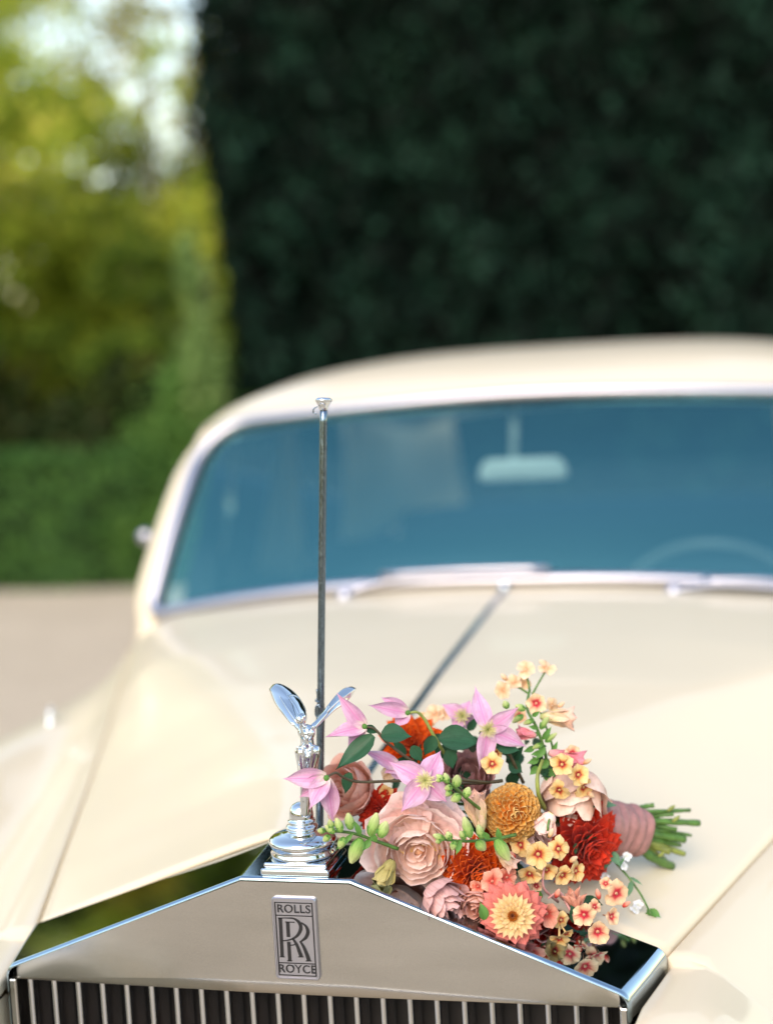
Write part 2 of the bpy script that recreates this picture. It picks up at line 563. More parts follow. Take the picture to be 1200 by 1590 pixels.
# rounded shrub and pale climber at the foot of the tall hedge
clump_plant('leafy_shrub', 'bright green rounded shrub between low hedge and dark evergreen wall', 'shrub', (-4.05, 9.75, 0),
            [(-.22, 0, .7, .42, .4, .6), (.25, .05, .95, .45, .4, .8), (.1, .1, 1.3, .36, .33, .40)], 9000, .07, M_shrub, .03)
clump_plant('climbing_plant', 'pale green climber growing up the left edge of the dark evergreen wall', 'climber', (-3.74, 9.72, 0),
            [(0, 0, .7, .2, .18, .7), (.02, 0, 1.6, .17, .16, .6), (-.02, 0, 2.25, .14, .14, .5)], 4200, .075, M_climb, .02)

def crown(dx, z, r, k, sq=1.0, seed=0):
    rs = random.Random(seed)
    out = []
    for i in range(k):
        a = rs.random()*6.283
        q = rs.random()**.6*r
        zz = max(1.75, z+rs.uniform(-1, 1)*r*sq)
        s = r*rs.uniform(.32, .55)
        out.append((dx+q*math.cos(a), q*math.sin(a), max(zz, s), s*1.15, s*1.15, s*.8))
    return out

TG = 'trees beyond the low hedge'
clump_plant('autumn_tree', 'large yellow-green autumn tree at the left edge behind the low hedge', 'tree', (-8.5, 13.6, 0), crown(0, 3.9, 2.2, 22, 1.15, 3), 32000, .12, M_lime, .12, TG)
clump_plant('autumn_tree', 'yellow-green autumn tree with orange leaves beside the dark evergreen wall', 'tree', (-6.0, 14.6, 0), crown(0, 3.4, 1.8, 18, 1.0, 8), 24000, .12, M_lime, .10, TG)
clump_plant('broadleaf_tree', 'thin golden crown standing against the white sky gap', 'tree', (-9.3, 19.5, 0), crown(.3, 5.4, 2.4, 13, 1.0, 15), 5600, .14, M_gold, .12, TG)
clump_plant('broadleaf_tree', 'mid green tree low behind the autumn trees', 'tree', (-6.9, 16.6, 0), crown(0, 2.4, 1.8, 12, .9, 21), 13000, .11, M_green, .10, TG)
clump_plant('broadleaf_tree', 'green bushy tree just left of the dark evergreen wall', 'tree', (-4.9, 13.2, 0), crown(0, 1.9, 1.05, 10, 1.0, 33), 9000, .09, M_green, .08, TG)
clump_plant('young_tree', 'slender dark tree with bare grey trunk behind the low hedge', 'tree', (-7.3, 12.7, 0), crown(0, 2.5, .75, 6, .6, 41), 3500, .09, M_green, .06, TG)
clump_plant('young_tree', 'small golden tree low at the left edge behind the low hedge', 'tree', (-8.0, 11.9, 0), crown(.2, 1.7, .6, 6, .5, 44), 2600, .09, M_gold, .05, TG)
clump_plant('broadleaf_tree', 'yellow-green tree filling the gap at the left edge', 'tree', (-10.4, 15.6, 0), crown(0, 2.9, 1.9, 14, 1.0, 61), 13000, .12, M_lime, .12, TG)
clump_plant('broadleaf_tree', 'tall mid green tree far left beyond the autumn trees', 'tree', (-12.4, 18.5, 0), crown(0, 4.8, 2.7, 18, 1.1, 51), 22000, .14, M_lime, .14, TG)
# far wood closing the view low down
wp = []
for k in range(110):
    x = -30+44*k/109
    r = random.uniform(1.2, 2.2)
    z = random.uniform(.6, 4.6 if x < -5 else 2.5)
    m = 520
    q = rng.normal(size=(m, 3))
    q /= np.linalg.norm(q, axis=1)[:, None]
    q *= (rng.random(m)**.4)[:, None]
    wp.append(q*np.array([r, r, r])+np.array([x, 24+random.uniform(-2, 2), z]))
bp_ = []
for k in range(70):
    a = rad(95+190*k/69)
    r = random.uniform(1.5, 2.6)
    R_ = random.uniform(19, 23)
    q = rng.normal(size=(260, 3)); q /= np.linalg.norm(q, axis=1)[:, None]; q *= (rng.random(260)**.4)[:, None]
    bp_.append(q*r+np.array([math.sin(a)*R_, math.cos(a)*R_, random.uniform(.8, 3.6)]))
bo = leaf_mesh('woodland', np.maximum(np.vstack(bp_), [-99, -99, .03]), .42, M_deep, None)
tag(bo, 'wood across the forecourt, mirrored only in the chrome of the car', 'woodland', kind='stuff')
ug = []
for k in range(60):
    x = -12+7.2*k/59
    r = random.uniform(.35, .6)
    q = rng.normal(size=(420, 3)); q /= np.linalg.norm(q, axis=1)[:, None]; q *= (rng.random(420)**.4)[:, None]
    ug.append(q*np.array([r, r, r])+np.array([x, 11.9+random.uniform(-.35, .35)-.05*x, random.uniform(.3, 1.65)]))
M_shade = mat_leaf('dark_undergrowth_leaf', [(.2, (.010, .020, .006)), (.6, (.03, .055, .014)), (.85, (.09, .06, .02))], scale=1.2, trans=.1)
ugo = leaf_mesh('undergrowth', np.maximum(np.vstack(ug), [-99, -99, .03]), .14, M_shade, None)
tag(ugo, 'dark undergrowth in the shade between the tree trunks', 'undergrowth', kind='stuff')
wo = leaf_mesh('woodland', np.maximum(np.vstack(wp), [-99, -99, .03]), .26, M_deep, None)
tag(wo, 'dark far-off wood behind the trees', 'woodland', kind='stuff')

# ------------------------------------------------------------------ the car
car = thing('vintage_car', 'cream vintage saloon car with upright chrome radiator grille, parked on the gravel', 'car', (0, 1.6, 0))

def ip(y, xs, ys): return float(np.interp(y, xs, ys))
def prof(Y):
    """half section of the front body at station Y: key points X, Z"""
    xs = .335+.335*max(0, Y-.108)
    xs = min(xs, .735)
    xc = ip(Y, [.108, .2, .3, .45, .61, .8, .95, 1.2, 1.5], [.055, .075, .112, .20, .308, .45, .555, .66, .70])
    xc = min(xc, xs-.05)
    zc = ip(Y, [.1, .35, .7, 1.28, 1.5], [1.10, 1.122, 1.146, 1.172, 1.19])
    cr = ip(Y, [.108, .4, .8, 1.2], [0, .012, .036, .055])
    zs = ip(Y, [.1, .6, 1.0, 1.35, 1.6], [.990, 1.008, 1.03, 1.085, 1.09])
    xf = ip(Y, [-.2, .3, .7, 1.1, 1.6], [.70, .745, .785, .81, .84])
    zf = ip(Y, [-.2, .1, .5, .9, 1.25, 1.6], [.955, .975, .99, .992, .985, .99])
    xv = xs+(xf-xs)*.42
    zv = min(ip(Y, [-.1, .3, .7, 1.0, 1.3], [.90, .915, .94, .975, 1.02]), zs-.01)
    return xs, xc, zc, cr, zs, xf, zf, xv, zv
_sect = {}
def section(Y):
    k = round(Y, 4)
    if k in _sect: return _sect[k]
    xs, xc, zc, cr, zs, xf, zf, xv, zv = prof(max(Y, .108))
    _, _, _, _, _, xf, zf, xv, zv = prof(Y)
    X = np.linspace(0, 1.0, 401)
    Z = np.where(X <= xc, zc-cr*(X/xc)**2,
        np.where(X <= xs, (zc-cr)+(zs-zc+cr)*np.clip((X-xc)/(xs-xc), 0, 1)**1.08, 0))
    w = np.clip((X-xs)/(xv-xs), 0, 1)
    w2 = np.clip((X-xv)/(xf-xv), 0, 1)
    w3 = np.clip((X-xf)/(.965-xf), 0, 1)
    out = zs+(zv-zs)*(.5-.5*np.cos(math.pi*np.clip((w-.06)/.94, 0, 1)))
    out = np.where(X > xv, zv+(zf-zv)*(.5-.5*np.cos(math.pi*w2)), out)
    out = np.where(X > xf, zf-.26*(1-np.sqrt(np.clip(1-w3**2, 0, 1))), out)
    Z = np.where(X <= xs, Z, out)
    sg = ip(Y, [.108, .35, .8], [.003, .013, .026])
    n = max(1, int(3*sg/.0025))
    ker = np.exp(-.5*(np.arange(-n, n+1)*.0025/sg)**2)
    ker /= ker.sum()
    ext = np.r_[Z[n:0:-1], Z, np.full(n, Z[-1])]
    Zs = np.convolve(ext, ker, 'valid')
    Zs = np.where(X > .93, Z, Zs)
    _sect[k] = (X, Zs)
    return _sect[k]
def body_z(x, Y):
    X, Z = section(Y)
    z = float(np.interp(abs(x), X, Z))
    if Y < .1: z -= .55*max(0, (.02-Y))**2*6
    return z

# bonnet
def bonnet_end(u): return 1.285+.085*u*u
rows = []
NB = 60
for i in range(NB+1):
    t = i/NB
    row = []
    for j in range(-48, 49):
        u = j/48
        Y = .114+(bonnet_end(u)-.114)*t
        xs = prof(Y)[0]-.0035
        x = u*xs
        e = max(0, abs(u)-.985)/.015
        row.append(Vector((x, Y, body_z(x, Y)+.0035-.005*e*e)))
    row = [row[0]+Vector((.0006, 0, -.022))]+row+[row[-1]+Vector((-.0006, 0, -.022))]
    rows.append(row)
V, F = grid(rows)
bonnet = pyd('bonnet', V, F, M_paint, car)
sm = bonnet.modifiers.new('thickness', 'SOLIDIFY'); sm.thickness = .006; sm.offset = -1
# bright strip down the bonnet hinge
rows = []
for i in range(50):
    Y = .118+(1.283-.118)*i/49
    z = body_z(0, Y)+.0035
    hw = .0042+.0025*i/49
    rows.append([Vector((-hw, Y, z)), Vector((-hw*.6, Y, z+.005)), Vector((0, Y, z+.0065)), Vector((hw*.6, Y, z+.005)), Vector((hw, Y, z))])
V, F = grid(rows)
pyd('hinge_strip', V, F, M_chrome, bonnet)
V, F = tube([(0, 1.283, body_z(0, 1.283)+.007), (0, 1.30, body_z(0, 1.3)+.009)], [.010, .008], 10)
pyd('strip_end_cap', V, F, M_chrome, bonnet)

# front wings with the side of the body down to the sill
for sgn in (-1, 1):
    rows = []
    for Y in sorted([-.22+1.84*i/63 for i in range(64)]+[.1095, .1105]):
        xs = prof(max(Y, .108))[0]
        if Y < .110: xs = .315+.025*min(1, max(0, Y/.108))
        row = []
        row.append(Vector((sgn*(xs-.001), Y, body_z(xs, Y)-.025)))
        zq = 0 if Y > .110 else min(0, .983-body_z(xs, Y))
        row.append(Vector((sgn*(xs-.0008), Y, body_z(xs, Y)-.003+zq)))
        row.append(Vector((sgn*(xs+.0005), Y, body_z(xs, Y)-.0002+zq)))
        for j in range(40):
            x = xs+.003+(.962-xs-.003)*(j/39)
            row.append(Vector((sgn*x, Y, body_z(x, Y)+.001 if Y > .110 else min(body_z(x, Y)+.001, .984))))
        zl = row[-1].z
        for k, (dx, f) in enumerate([(.0, .25), (-.004, .5), (-.02, .8), (-.05, 1)]):
            row.append(Vector((sgn*(.962+dx), Y, zl+(.36-zl)*f)))
        rows.append(row)
    # nose of the wing
    front = []
    for s, (dy, dz) in enumerate([(-.16, -.30), (-.13, -.18), (-.09, -.10), (-.045, -.04)]):
        front.append([Vector((p.x, rows[0][0].y+dy, max(.36, p.z+dz))) for p in rows[0]])
    V, F = grid(front+rows, flip=(sgn > 0))
    wng = pyd('front_wing', V, F, M_paint, car)
    # inner flank of the wing beside the radiator
    flank = [[Vector((sgn*.3185, r[0].y, min(.965, r[2].z-.006))), Vector((sgn*.3185, r[0].y, .66)), Vector((sgn*.3185, r[0].y, .34))] for r in front+rows[:13]]
    V, F = grid(flank)
    pyd('inner_flank', V, F, M_paint, wng)
    V, F = grid([[Vector((sgn*x, -.375+.02*((x-.32)/.6), z)) for x in (.3185, .5, .7, .9)] for z in (.34, .5, .66)])
    pyd('lower_valance', V, F, M_paint, wng)
    # head lamp
    c = Vector((sgn*.66, -.40, .80))
    V, F = lathe([(.0, .0), (.05, .01), (.085, .04), (.098, .09), (.10, .14), (.09, .24)], (0, 0), 32)
    V = [Vector((c.x+v.x, c.y+v.z, c.z+v.y)) for v in V]
    hl = pyd('headlamp', V, F, M_glass, car)
    rr = [Vector((c.x+.102*math.cos(a), c.y+.09, c.z+.102*math.sin(a))) for a in np.linspace(0, 2*math.pi, 41)]
    V, F = tube(rr, .012, 10, False)
    pyd('lamp_rim', V, F, M_chrome, hl)
    V, F = ellipsoid((c.x, c.y+.12, c.z), (.09, .05, .09))
    pyd('lamp_reflector', V, F, M_chrome, hl)

# small torpedo lamps on the crest of the wings
for sgn in (-1, 1):
    p = Vector((sgn*.785, 1.06, 0)); p.z = body_z(.785, 1.06)
    V, F = lathe([(.0, .026), (.004, .025), (.006, .021), (.0065, .014), (.0075, .005), (.010, -.004)], (p.x, p.y), 20)
    V = [Vector((v.x, p.y+(v.y-p.y)*1.9, v.z+p.z)) for v in V]
    w = pyd('wing_lamp', V, F, M_chrome, car)
    V, F = ellipsoid((p.x, p.y, p.z+.027), (.0035, .007, .004))
    pyd('lamp_cap', V, F, M_pale, w)

# radiator shell
HW = .31
def shell_profile(s):
    """outline from the left foot over the top to the right foot; s widens it"""
    pts = [(-HW, .42), (-HW, .94)]
    c = (-.294, .98895)
    for k in range(1, 9):
        a = math.pi-(math.pi-1.944)*k/8      # rounded shoulder, radius .016
        pts.append((c[0]+.016*math.cos(a), c[1]+.016*math.sin(a)))
    pts.append((-.0565, 1.0992))
    pts.append((-.0535, 1.1000))
    right = [(-x, z) for x, z in reversed(pts)]
    out = pts+right
    return [(x*s, z) for x, z in out]
P0 = shell_profile(1.0)
n = len(P0)
def ring(s, Y, dz=0, inset=0): return [Vector((x*s, Y, z+dz)) for x, z in P0]
def inset(pts, d):
    out = []
    for i, (x, z) in enumerate(pts):
        a = Vector(pts[max(0, i-1)]); b = Vector(pts[min(len(pts)-1, i+1)])
        t = (b-a).normalized()
        nx, nz = t.y, -t.x
        out.append((x+nx*d, z+nz*d))
    return out
Pin = inset(P0, .0025)
rows = [[Vector((x*1.088, .110, z)) for x, z in inset(P0, .010)],
        [Vector((x*1.090, .110, z)) for x, z in inset(P0, .0015)],
        [Vector((x*1.0875, .1075, z)) for x, z in P0],
        [Vector((x*1.05, .06, z)) for x, z in P0],
        [Vector((x*1.002, .004, z)) for x, z in P0],
        [Vector((x, .0018, z)) for x, z in inset(P0, .0006)],
        [Vector((x, .0002, z)) for x, z in inset(P0, .0018)],
        [Vector((x, .0, z)) for x, z in inset(P0, .0034)]]
V, F = grid(rows, flip=True)
shell = pyd('radiator_shell', V, F, M_shell, car, smooth=False)
for pl in shell.data.polygons: pl.use_smooth = False
wn = shell.modifiers.new('bevel', 'BEVEL'); wn.width = .0012; wn.segments = 2; wn.limit_method = 'ANGLE'; wn.angle_limit = rad(14)
for pl in shell.data.polygons: pl.use_smooth = True
shell.modifiers.new('wn', 'WEIGHTED_NORMAL').keep_sharp = False

# front panel: pressed sheet above the vanes with rolled ends
ZB = .987
Pp = [(x, z) for x, z in inset(P0, .0036) if z > ZB-.001]
Pp = [(-HW+.004, ZB)]+Pp+[(HW-.004, ZB)]
top = [Vector((x, .0012-.0*x, z)) for x, z in Pp]
rows = []
for k in range(9):
    t = k/8
    row = []
    for x, z in Pp:
        zz = ZB+(z-ZB)*t
        roll = max(0, abs(x)-.283)/.027
        row.append(Vector((x, -.0015+.016*roll*roll, zz)))
    rows.append(row)
rows.insert(0, [v+Vector((0, .012, 0)) for v in rows[0]])
rows.insert(1, [v+Vector((0, .002, -.0012)) for v in rows[1]])
V, F = grid(rows)
pyd('front_panel', V, F, M_steel, shell)

# vanes and the dark core behind them
nv = 23
Vv, Fv = None, None
me_v = None
for k in range(nv):
    x = -HW+.024+(2*HW-.048)*k/(nv-1)
    if me_v is None:
        prof_v = [(-.0035, .035), (-.0036, .006), (-.0030, .002), (-.0014, .0), (.0014, .0), (.0030, .002), (.0036, .006), (.0035, .035)]
        V, F = grid([[Vector((px, py, z)) for px, py in prof_v] for z in (.44, .7, .98, .9955)])
        o = pyd('vane', V, F, M_vane, None)
        me_v = o.data
    else:
        o = link('vane', me_v)
    o.location = (x, .004, 0)
    o.parent = shell
V, F = boxm(0, .062, .70, 2*HW-.012, .03, .57)
pyd('radiator_core', V, F, M_black, car, smooth=False)
for sgn in (-1, 1):
    V, F = boxm(sgn*(HW-.0065), .016, .705, .0085, .03, .565)
    o = pyd('side_post', V, F, M_steel, shell, smooth=False); bevel_mod(o, .002)
V, F = boxm(0, .03, .425, 2*HW, .05, .03)
pyd('bottom_rail', V, F, M_chrome, shell, smooth=False)

# badge
badge_c = at_Y(459.5, 1457, -.0035)
BW, BH = .0425, .0785
def rrect(w, h, r, k=5):
    out = []
    for cx, cz, a0 in ((w/2-r, h/2-r, 0), (-w/2+r, h/2-r, 90), (-w/2+r, -h/2+r, 180), (w/2-r, -h/2+r, 270)):
        for i in range(k+1):
            a = rad(a0+90*i/k)
            out.append((cx+r*math.cos(a), cz+r*math.sin(a)))
    return out
def bpt(x, z, y): return Vector((badge_c.x+x, -.0015-y, badge_c.z+z))
rows = [[bpt(x, z, 0) for x, z in rrect(BW+.002, BH+.002, .004)],
        [bpt(x, z, .0026) for x, z in rrect(BW+.0016, BH+.0016, .0038)],
        [bpt(x, z, .0036) for x, z in rrect(BW, BH, .003)],
        [bpt(x, z, .0036) for x, z in rrect(BW-.0022, BH-.0022, .0024)],
        [bpt(x, z, .0030) for x, z in rrect(BW-.0026, BH-.0026, .0022)]]
V, F = grid(rows, close_u=True)
k = len(rows[0])
F.append(tuple(range(4*k, 5*k)))
badge = pyd('badge', V, F, M_trim, car, smooth=False)
FY = .0034
def ribbon(pts, width):
    P = [Vector((a, b)) for a, b in pts]
    L, R_ = [], []
    for i, p in enumerate(P):
        t = (P[min(i+1, len(P)-1)]-P[max(0, i-1)]).normalized()
        nn = Vector((-t.y, t.x))*(width[i]/2)
        L.append(p+nn); R_.append(p-nn)
    m = len(P)
    V = [bpt(v.x, v.y, FY+.0003) for v in L]+[bpt(v.x, v.y, FY+.0003) for v in R_]+[bpt(v.x, v.y, FY-.0006) for v in L]+[bpt(v.x, v.y, FY-.0006) for v in R_]
    F = []
    for i in range(m-1):
        F += [(i, i+1, m+i+1, m+i), (i, 2*m+i, 2*m+i+1, i+1), (m+i, m+i+1, 3*m+i+1, 3*m+i)]
    return V, F
def bz(x, y):
    """badge drawing units to metres, badge face centred on 0, 0"""
    u = (x-(248+(y-150)*.047))/660
    v = (y-(165+(x-250)*.05)-590)/1190
    return ((u-.5)*BW, -v*BH)
def stroke(pts, w, nsub=6):
    q = smooth_path([Vector((*bz(*p), 0)) for p in pts], nsub) if len(pts) > 2 else [Vector((*bz(*p), 0)) for p in pts]
    m = len(q)
    ww = [float(np.interp(i/(m-1), np.linspace(0, 1, len(w)), w))*BW/660 for i in range(m)]
    return ribbon([(a.x, a.y) for a in q], ww)
mono = [stroke([(378, 455), (398, 1035)], [52, 50]), stroke([(345, 458), (470, 458)], [16, 16]), stroke([(362, 1035), (436, 1037)], [14, 14]),
        stroke([(460, 458), (590, 470), (675, 540), (690, 630), (640, 720), (560, 770), (470, 792), (398, 795)], [16, 26, 48, 54, 44, 24, 18, 16]),
        stroke([(565, 765), (620, 850), (660, 950), (690, 1035)], [26, 40, 50, 54]), stroke([(645, 1038), (728, 1040)], [14, 14]),
        stroke([(492, 520), (500, 742)], [52, 50]), stroke([(455, 517), (600, 525)], [16, 16]),
        stroke([(503, 815), (514, 1095)], [50, 50]), stroke([(474, 1096), (552, 1098)], [14, 14]),
        stroke([(700, 530), (770, 585), (800, 670), (770, 750), (715, 795), (672, 822)], [14, 34, 52, 50, 30, 20]),
        stroke([(525, 862), (570, 862), (606, 850)], [16, 16, 14]),
        stroke([(690, 826), (735, 900), (780, 1010), (808, 1098)], [26, 42, 52, 56]), stroke([(762, 1100), (848, 1102)], [14, 14])]
V, F = merge(mono)
pyd('monogram', V, F, M_enamel, badge, smooth=False)
bars = []
zt, z1, z2, zb_ = BH/2-.0040, BH/2-.0165, -BH/2+.0155, -BH/2+.0036
for z in (zt, z1, z2, zb_): bars.append(ribbon([(-BW/2+.0026, z), (BW/2-.0026, z)], [.00105, .00105]))
for x in (-BW/2+.0030, BW/2-.0030): bars.append(ribbon([(x, zb_), (x, zt)], [.00105, .00105]))
V, F = merge(bars)
pyd('badge_line', V, F, M_enamel, badge, smooth=False)
for word, zc_ in (('ROLLS', (zt+z1)/2), ('ROYCE', (z2+zb_)/2)):
    cu = bpy.data.curves.new('lettering', 'FONT')
    cu.body = word
    cu.align_x = 'CENTER'; cu.align_y = 'CENTER'
    cu.size = .0112
    cu.extrude = .0004
    cu.offset = .00010
    cu.space_character = 1.06
    cu.materials.append(M_enamel)
    tmp = bpy.data.objects.new('lettering', cu)
    COL.objects.link(tmp)
    me = bpy.data.meshes.new_from_object(tmp.evaluated_get(bpy.context.evaluated_depsgraph_get()))
    bpy.data.objects.remove(tmp)
    me.transform(Matrix.Translation(bpt(0, zc_, FY)) @ Matrix.Rotation(rad(90), 4, 'X'))
    link('lettering', me, badge, M_enamel)

# hood ornament: stepped pedestal, leaning figure, swept wings
MC = Vector((-.001, .037, 1.10))
def cx_(o): return o
V1, F1 = boxm(MC.x, MC.y, MC.z+.0035, .068, .066, .007)
orn = pyd('hood_ornament', V1, F1, M_chrome, car, smooth=False)
bevel_mod(orn, .002, 3)
V, F = boxm(MC.x, MC.y, MC.z+.0095, .0625, .0605, .005)
o = pyd('plinth_step', V, F, M_chrome, orn, smooth=False); bevel_mod(o, .0018, 3)
pr = [(.0, .0125), (.030, .0121), (.0315, .0135), (.0316, .0155), (.0302, .0172), (.0300, .0200), (.0312, .0220), (.0328, .0243), (.0331, .0262), (.0318, .0292),
      (.0275, .0318), (.0200, .0334), (.0150, .0342), (.0138, .0352), (.0145, .0366), (.0155, .0380), (.0156, .0396), (.0142, .0410), (.0128, .0420), (.0128, .0432),
      (.0135, .0442), (.0132, .0456), (.0117, .0462), (.0118, .0490), (.0116, .0530), (.0105, .0572), (.0080, .0606), (.0045, .0624), (.0, .0628)]
V, F = lathe([(r, z+MC.z) for r, z in pr], (MC.x, MC.y), 56)
pyd('pedestal', V, F, M_chrome, orn)

def D(y): return 1.372+(1240-y)*.00012       # the figure leans forward as it rises
def capsule(a, b, ra, rb, k=5):
    P = [a.lerp(b, i/k) for i in range(k+1)]
    R_ = [ra+(rb-ra)*i/k for i in range(k+1)]
    parts = [tube(P, R_, 12)]
    parts.append(ellipsoid(a, (ra, ra, ra), None, 12, 8)); parts.append(ellipsoid(b, (rb, rb, rb), None, 12, 8))
    return merge(parts)
px = 1/1650.0
def A(x, y, dd=0): return at(x, y, 1.380+dd)
fig = [capsule(A(473, 1262), A(474, 1205), 7*px, 8*px), capsule(A(477, 1262, .012), A(479, 1195, .010), 8*px, 10*px),
       capsule(A(473, 1215), A(467, 1168, -.006), 7*px, 9.5*px), capsule(A(476, 1215), A(489, 1166, -.006), 7*px, 9.5*px),
       ellipsoid(A(478, 1163, .002), (15*px, 12*px, 12*px)), capsule(A(478, 1163, .002), A(476, 1140, -.002), 11*px, 11*px),
       ellipsoid(A(476, 1137, -.004), (14.5*px, 11*px, 13*px)), ellipsoid(A(470, 1139, -.010), (6*px, 6*px, 6*px)), ellipsoid(A(483, 1138, -.010), (6*px, 6*px, 6*px)),
       capsule(A(474, 1132, -.004), A(467, 1121, -.015), 5.5*px, 4.5*px),
       ellipsoid(A(466, 1117, -.020), (6.5*px, 8*px, 8.5*px)), ellipsoid(A(468, 1113, -.014), (7.2*px, 7*px, 6*px)),
       ellipsoid(A(466, 1119, -.0262), (1.5*px, 2*px, 2.2*px)),
       capsule(A(464, 1130), A(447, 1108, .012), 5*px, 3.6*px), capsule(A(487, 1128), A(506, 1108, .014), 5*px, 3.6*px),
       capsule(A(462, 1160, -.010), A(471, 1212, -.006), 2.2*px, 2*px), capsule(A(471, 1162, -.013), A(474, 1214, -.007), 2*px, 1.8*px), capsule(A(494, 1160, -.008), A(480, 1212, -.006), 2.2*px, 2*px), capsule(A(485, 1160, -.013), A(477, 1214, -.007), 2*px, 1.8*px),
       capsule(A(466, 1128, -.014), A(478, 1156, -.011), 1.8*px, 1.6*px), capsule(A(486, 1128, -.012), A(472, 1158, -.010), 1.8*px, 1.6*px),
       capsule(A(492, 1168, .014), A(485, 1215, .022), 5*px, 7*px), capsule(A(464, 1170, .012), A(470, 1215, .020), 5*px, 6*px)]
V, F = merge(fig)
body = pyd('figure', V, F, M_chrome, orn)
rm = body.modifiers.new('remesh', 'REMESH'); rm.mode = 'VOXEL'; rm.voxel_size = .0006; rm.use_smooth_shade = True
sm = body.modifiers.new('smooth', 'SMOOTH'); sm.factor = .5; sm.iterations = 7

def blade(outline, depths, thick, ctr):
    """lens-shaped wing: rings from the rim to the raised middle on both faces"""
    rim = [at(x, y, d) for (x, y), d in zip(outline, depths)]
    rim = smooth_path(rim+[rim[0]], 4)[:-1]
    c = at(*ctr)
    nn = (rim[len(rim)//3]-c).cross(rim[0]-c).normalized()
    rows = []
    for f, h in ((0.02, 1), (.3, .93), (.55, .75), (.78, .48), (.92, .22), (1, 0)):
        rows.append([c.lerp(p, f)+nn*thick*h for p in rim])
    for f, h in ((.92, -.15), (.78, -.25), (.55, -.32), (.3, -.36), (.02, -.38)):
        rows.append([c.lerp(p, f)+nn*thick*h for p in rim])
    return grid(rows, close_u=True)
ol = [(418, 1070), (426, 1062), (440, 1063), (458, 1075), (472, 1094), (477, 1116), (468, 1128), (455, 1127), (440, 1110), (427, 1092)]
V, F = blade(ol, [1.425, 1.428, 1.430, 1.425, 1.415, 1.40, 1.385, 1.38, 1.392, 1.41], .0055, (448, 1094, 1.405))
pyd('wing', V, F, M_chrome, orn)
ol = [(553, 1069), (545, 1066), (532, 1070), (519, 1082), (505, 1100), (490, 1119), (492, 1128), (503, 1119), (520, 1103), (533, 1094), (546, 1081)]
V, F = blade(ol, [1.45, 1.45, 1.445, 1.43, 1.415, 1.39, 1.385, 1.395, 1.415, 1.43, 1.445], .004, (522, 1092, 1.425))
pyd('wing', V, F, M_chrome, orn)

for pts in (((468, 1118, 1.384), (458, 1096, 1.396), (445, 1078, 1.410)), ((461, 1122, 1.380), (448, 1102, 1.391), (434, 1080, 1.406)), ((497, 1117, 1.388), (512, 1100, 1.408), (534, 1080, 1.435))):
    V, F = tube(smooth_path([at(*p) for p in pts], 5), [.0006, .001, .0013, .0014, .0014, .0014, .0013, .0012, .001, .0008, .0004], 8)
    pyd('wing_fold', V, F, M_chrome, orn)

# flag staff behind the ornament
base = Vector((.020, .110, 1.10))
ptop = at_Y(502.5, 632, .118)
base = at_Y(497.5, 1335, .098)
base.z = 1.1005
rows_p = [base.lerp(ptop, i/30) for i in range(31)]
M_staff = simple('weathered_chrome', (.17, .23, .28), .18, 1, noise_amt=.35, noise_scale=420, rough_var=.16)
V, F = tube(rows_p, [.0041 if i < 9 else (.0037 if i > 9 else .0047) for i in range(31)], 18)
staff = pyd('flag_staff', V, F, M_staff, car)
ax = (ptop-base).normalized()
V, F = lathe([(.0, .0125), (.006, .0122), (.0082, .0108), (.0084, .0095), (.0070, .0070), (.0048, .0035), (.0042, .0), (.0, .0)], (0, 0), 28)
rot = ax.to_track_quat('Z', 'Y').to_matrix()
V = [ptop+rot @ (v-Vector((0, 0, .003))) for v in V]
pyd('finial', V, F, M_chrome, staff)
hk = smooth_path([ptop+Vector((-.005, -.003, .001)), ptop+Vector((-.009, -.004, -.001)), ptop+Vector((-.0095, -.004, -.005)), ptop+Vector((-.0065, -.004, -.0065))], 5)
V, F = tube(hk, .0007, 8)
pyd('halyard_hook', V, F, M_staff, staff)
for pts in ([(492, 1070), (493, 1084), (490, 1088), (496, 1090)], [(497, 1094), (491, 1097), (490, 1108), (493, 1114), (497, 1108), (496, 1096)]):
    V, F = tube(smooth_path([at(x, y, 1.463) for x, y in pts], 5), .0009, 8)
    pyd('halyard_clip', V, F, M_staff, staff)
V, F = lathe([(.0, .0), (.009, .0), (.009, .002), (.006, .004), (.0055, .012), (.0, .012)], (base.x, base.y), 24)
pyd('staff_socket', [v+Vector((0, 0, 1.0993)) for v in V], F, M_chrome, staff)

# windscreen
def Bc(u): return Vector((.728*u, 1.325+.10*u*u, 1.195-.077*u*u))
def Tc(u): return Vector((.668*u, 1.60+.07*u*u, 1.507-.030*u*u))
def WS(u, v):
    b = 4*v*(1-v)
    return Bc(u).lerp(Tc(u), v)+Vector((0, -.012*b, .012*b))
def umax(v):
    m = 1.0
    if v > .74: m -= .15*(1-math.sqrt(max(0, 1-((v-.74)/.26)**2)))
    if v < .09: m -= .035*(1-math.sqrt(max(0, 1-((.09-v)/.09)**2)))
    return m
vs_ = [0, .01, .025, .045, .07, .1, .2, .3, .4, .5, .6, .7, .75, .79, .83, .88, .92, .95, .97, .985, .995, 1]
rows = [[WS(umax(v)*j/24, v) for j in range(-24, 25)] for v in vs_]
V, F = grid(rows)
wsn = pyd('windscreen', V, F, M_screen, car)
outl = [WS(-umax(v), v) for v in vs_]+[WS(umax(1)*j/24, 1) for j in range(-23, 24)]+[WS(umax(v), v) for v in reversed(vs_)]+[WS(umax(0)*j/24, 0) for j in range(23, -24, -1)]
cen = WS(0, .5)
def ringtube(pts, r, flat=1.0):
    return tube(pts+[pts[0], pts[1]], r, 10, False)
outw = [p+(p-cen).normalized()*.012+Vector((0, -.004, .004)) for p in outl]
V, F = ringtube(outw, .0125)
pyd('windscreen_trim', V, F, M_trim, wsn)
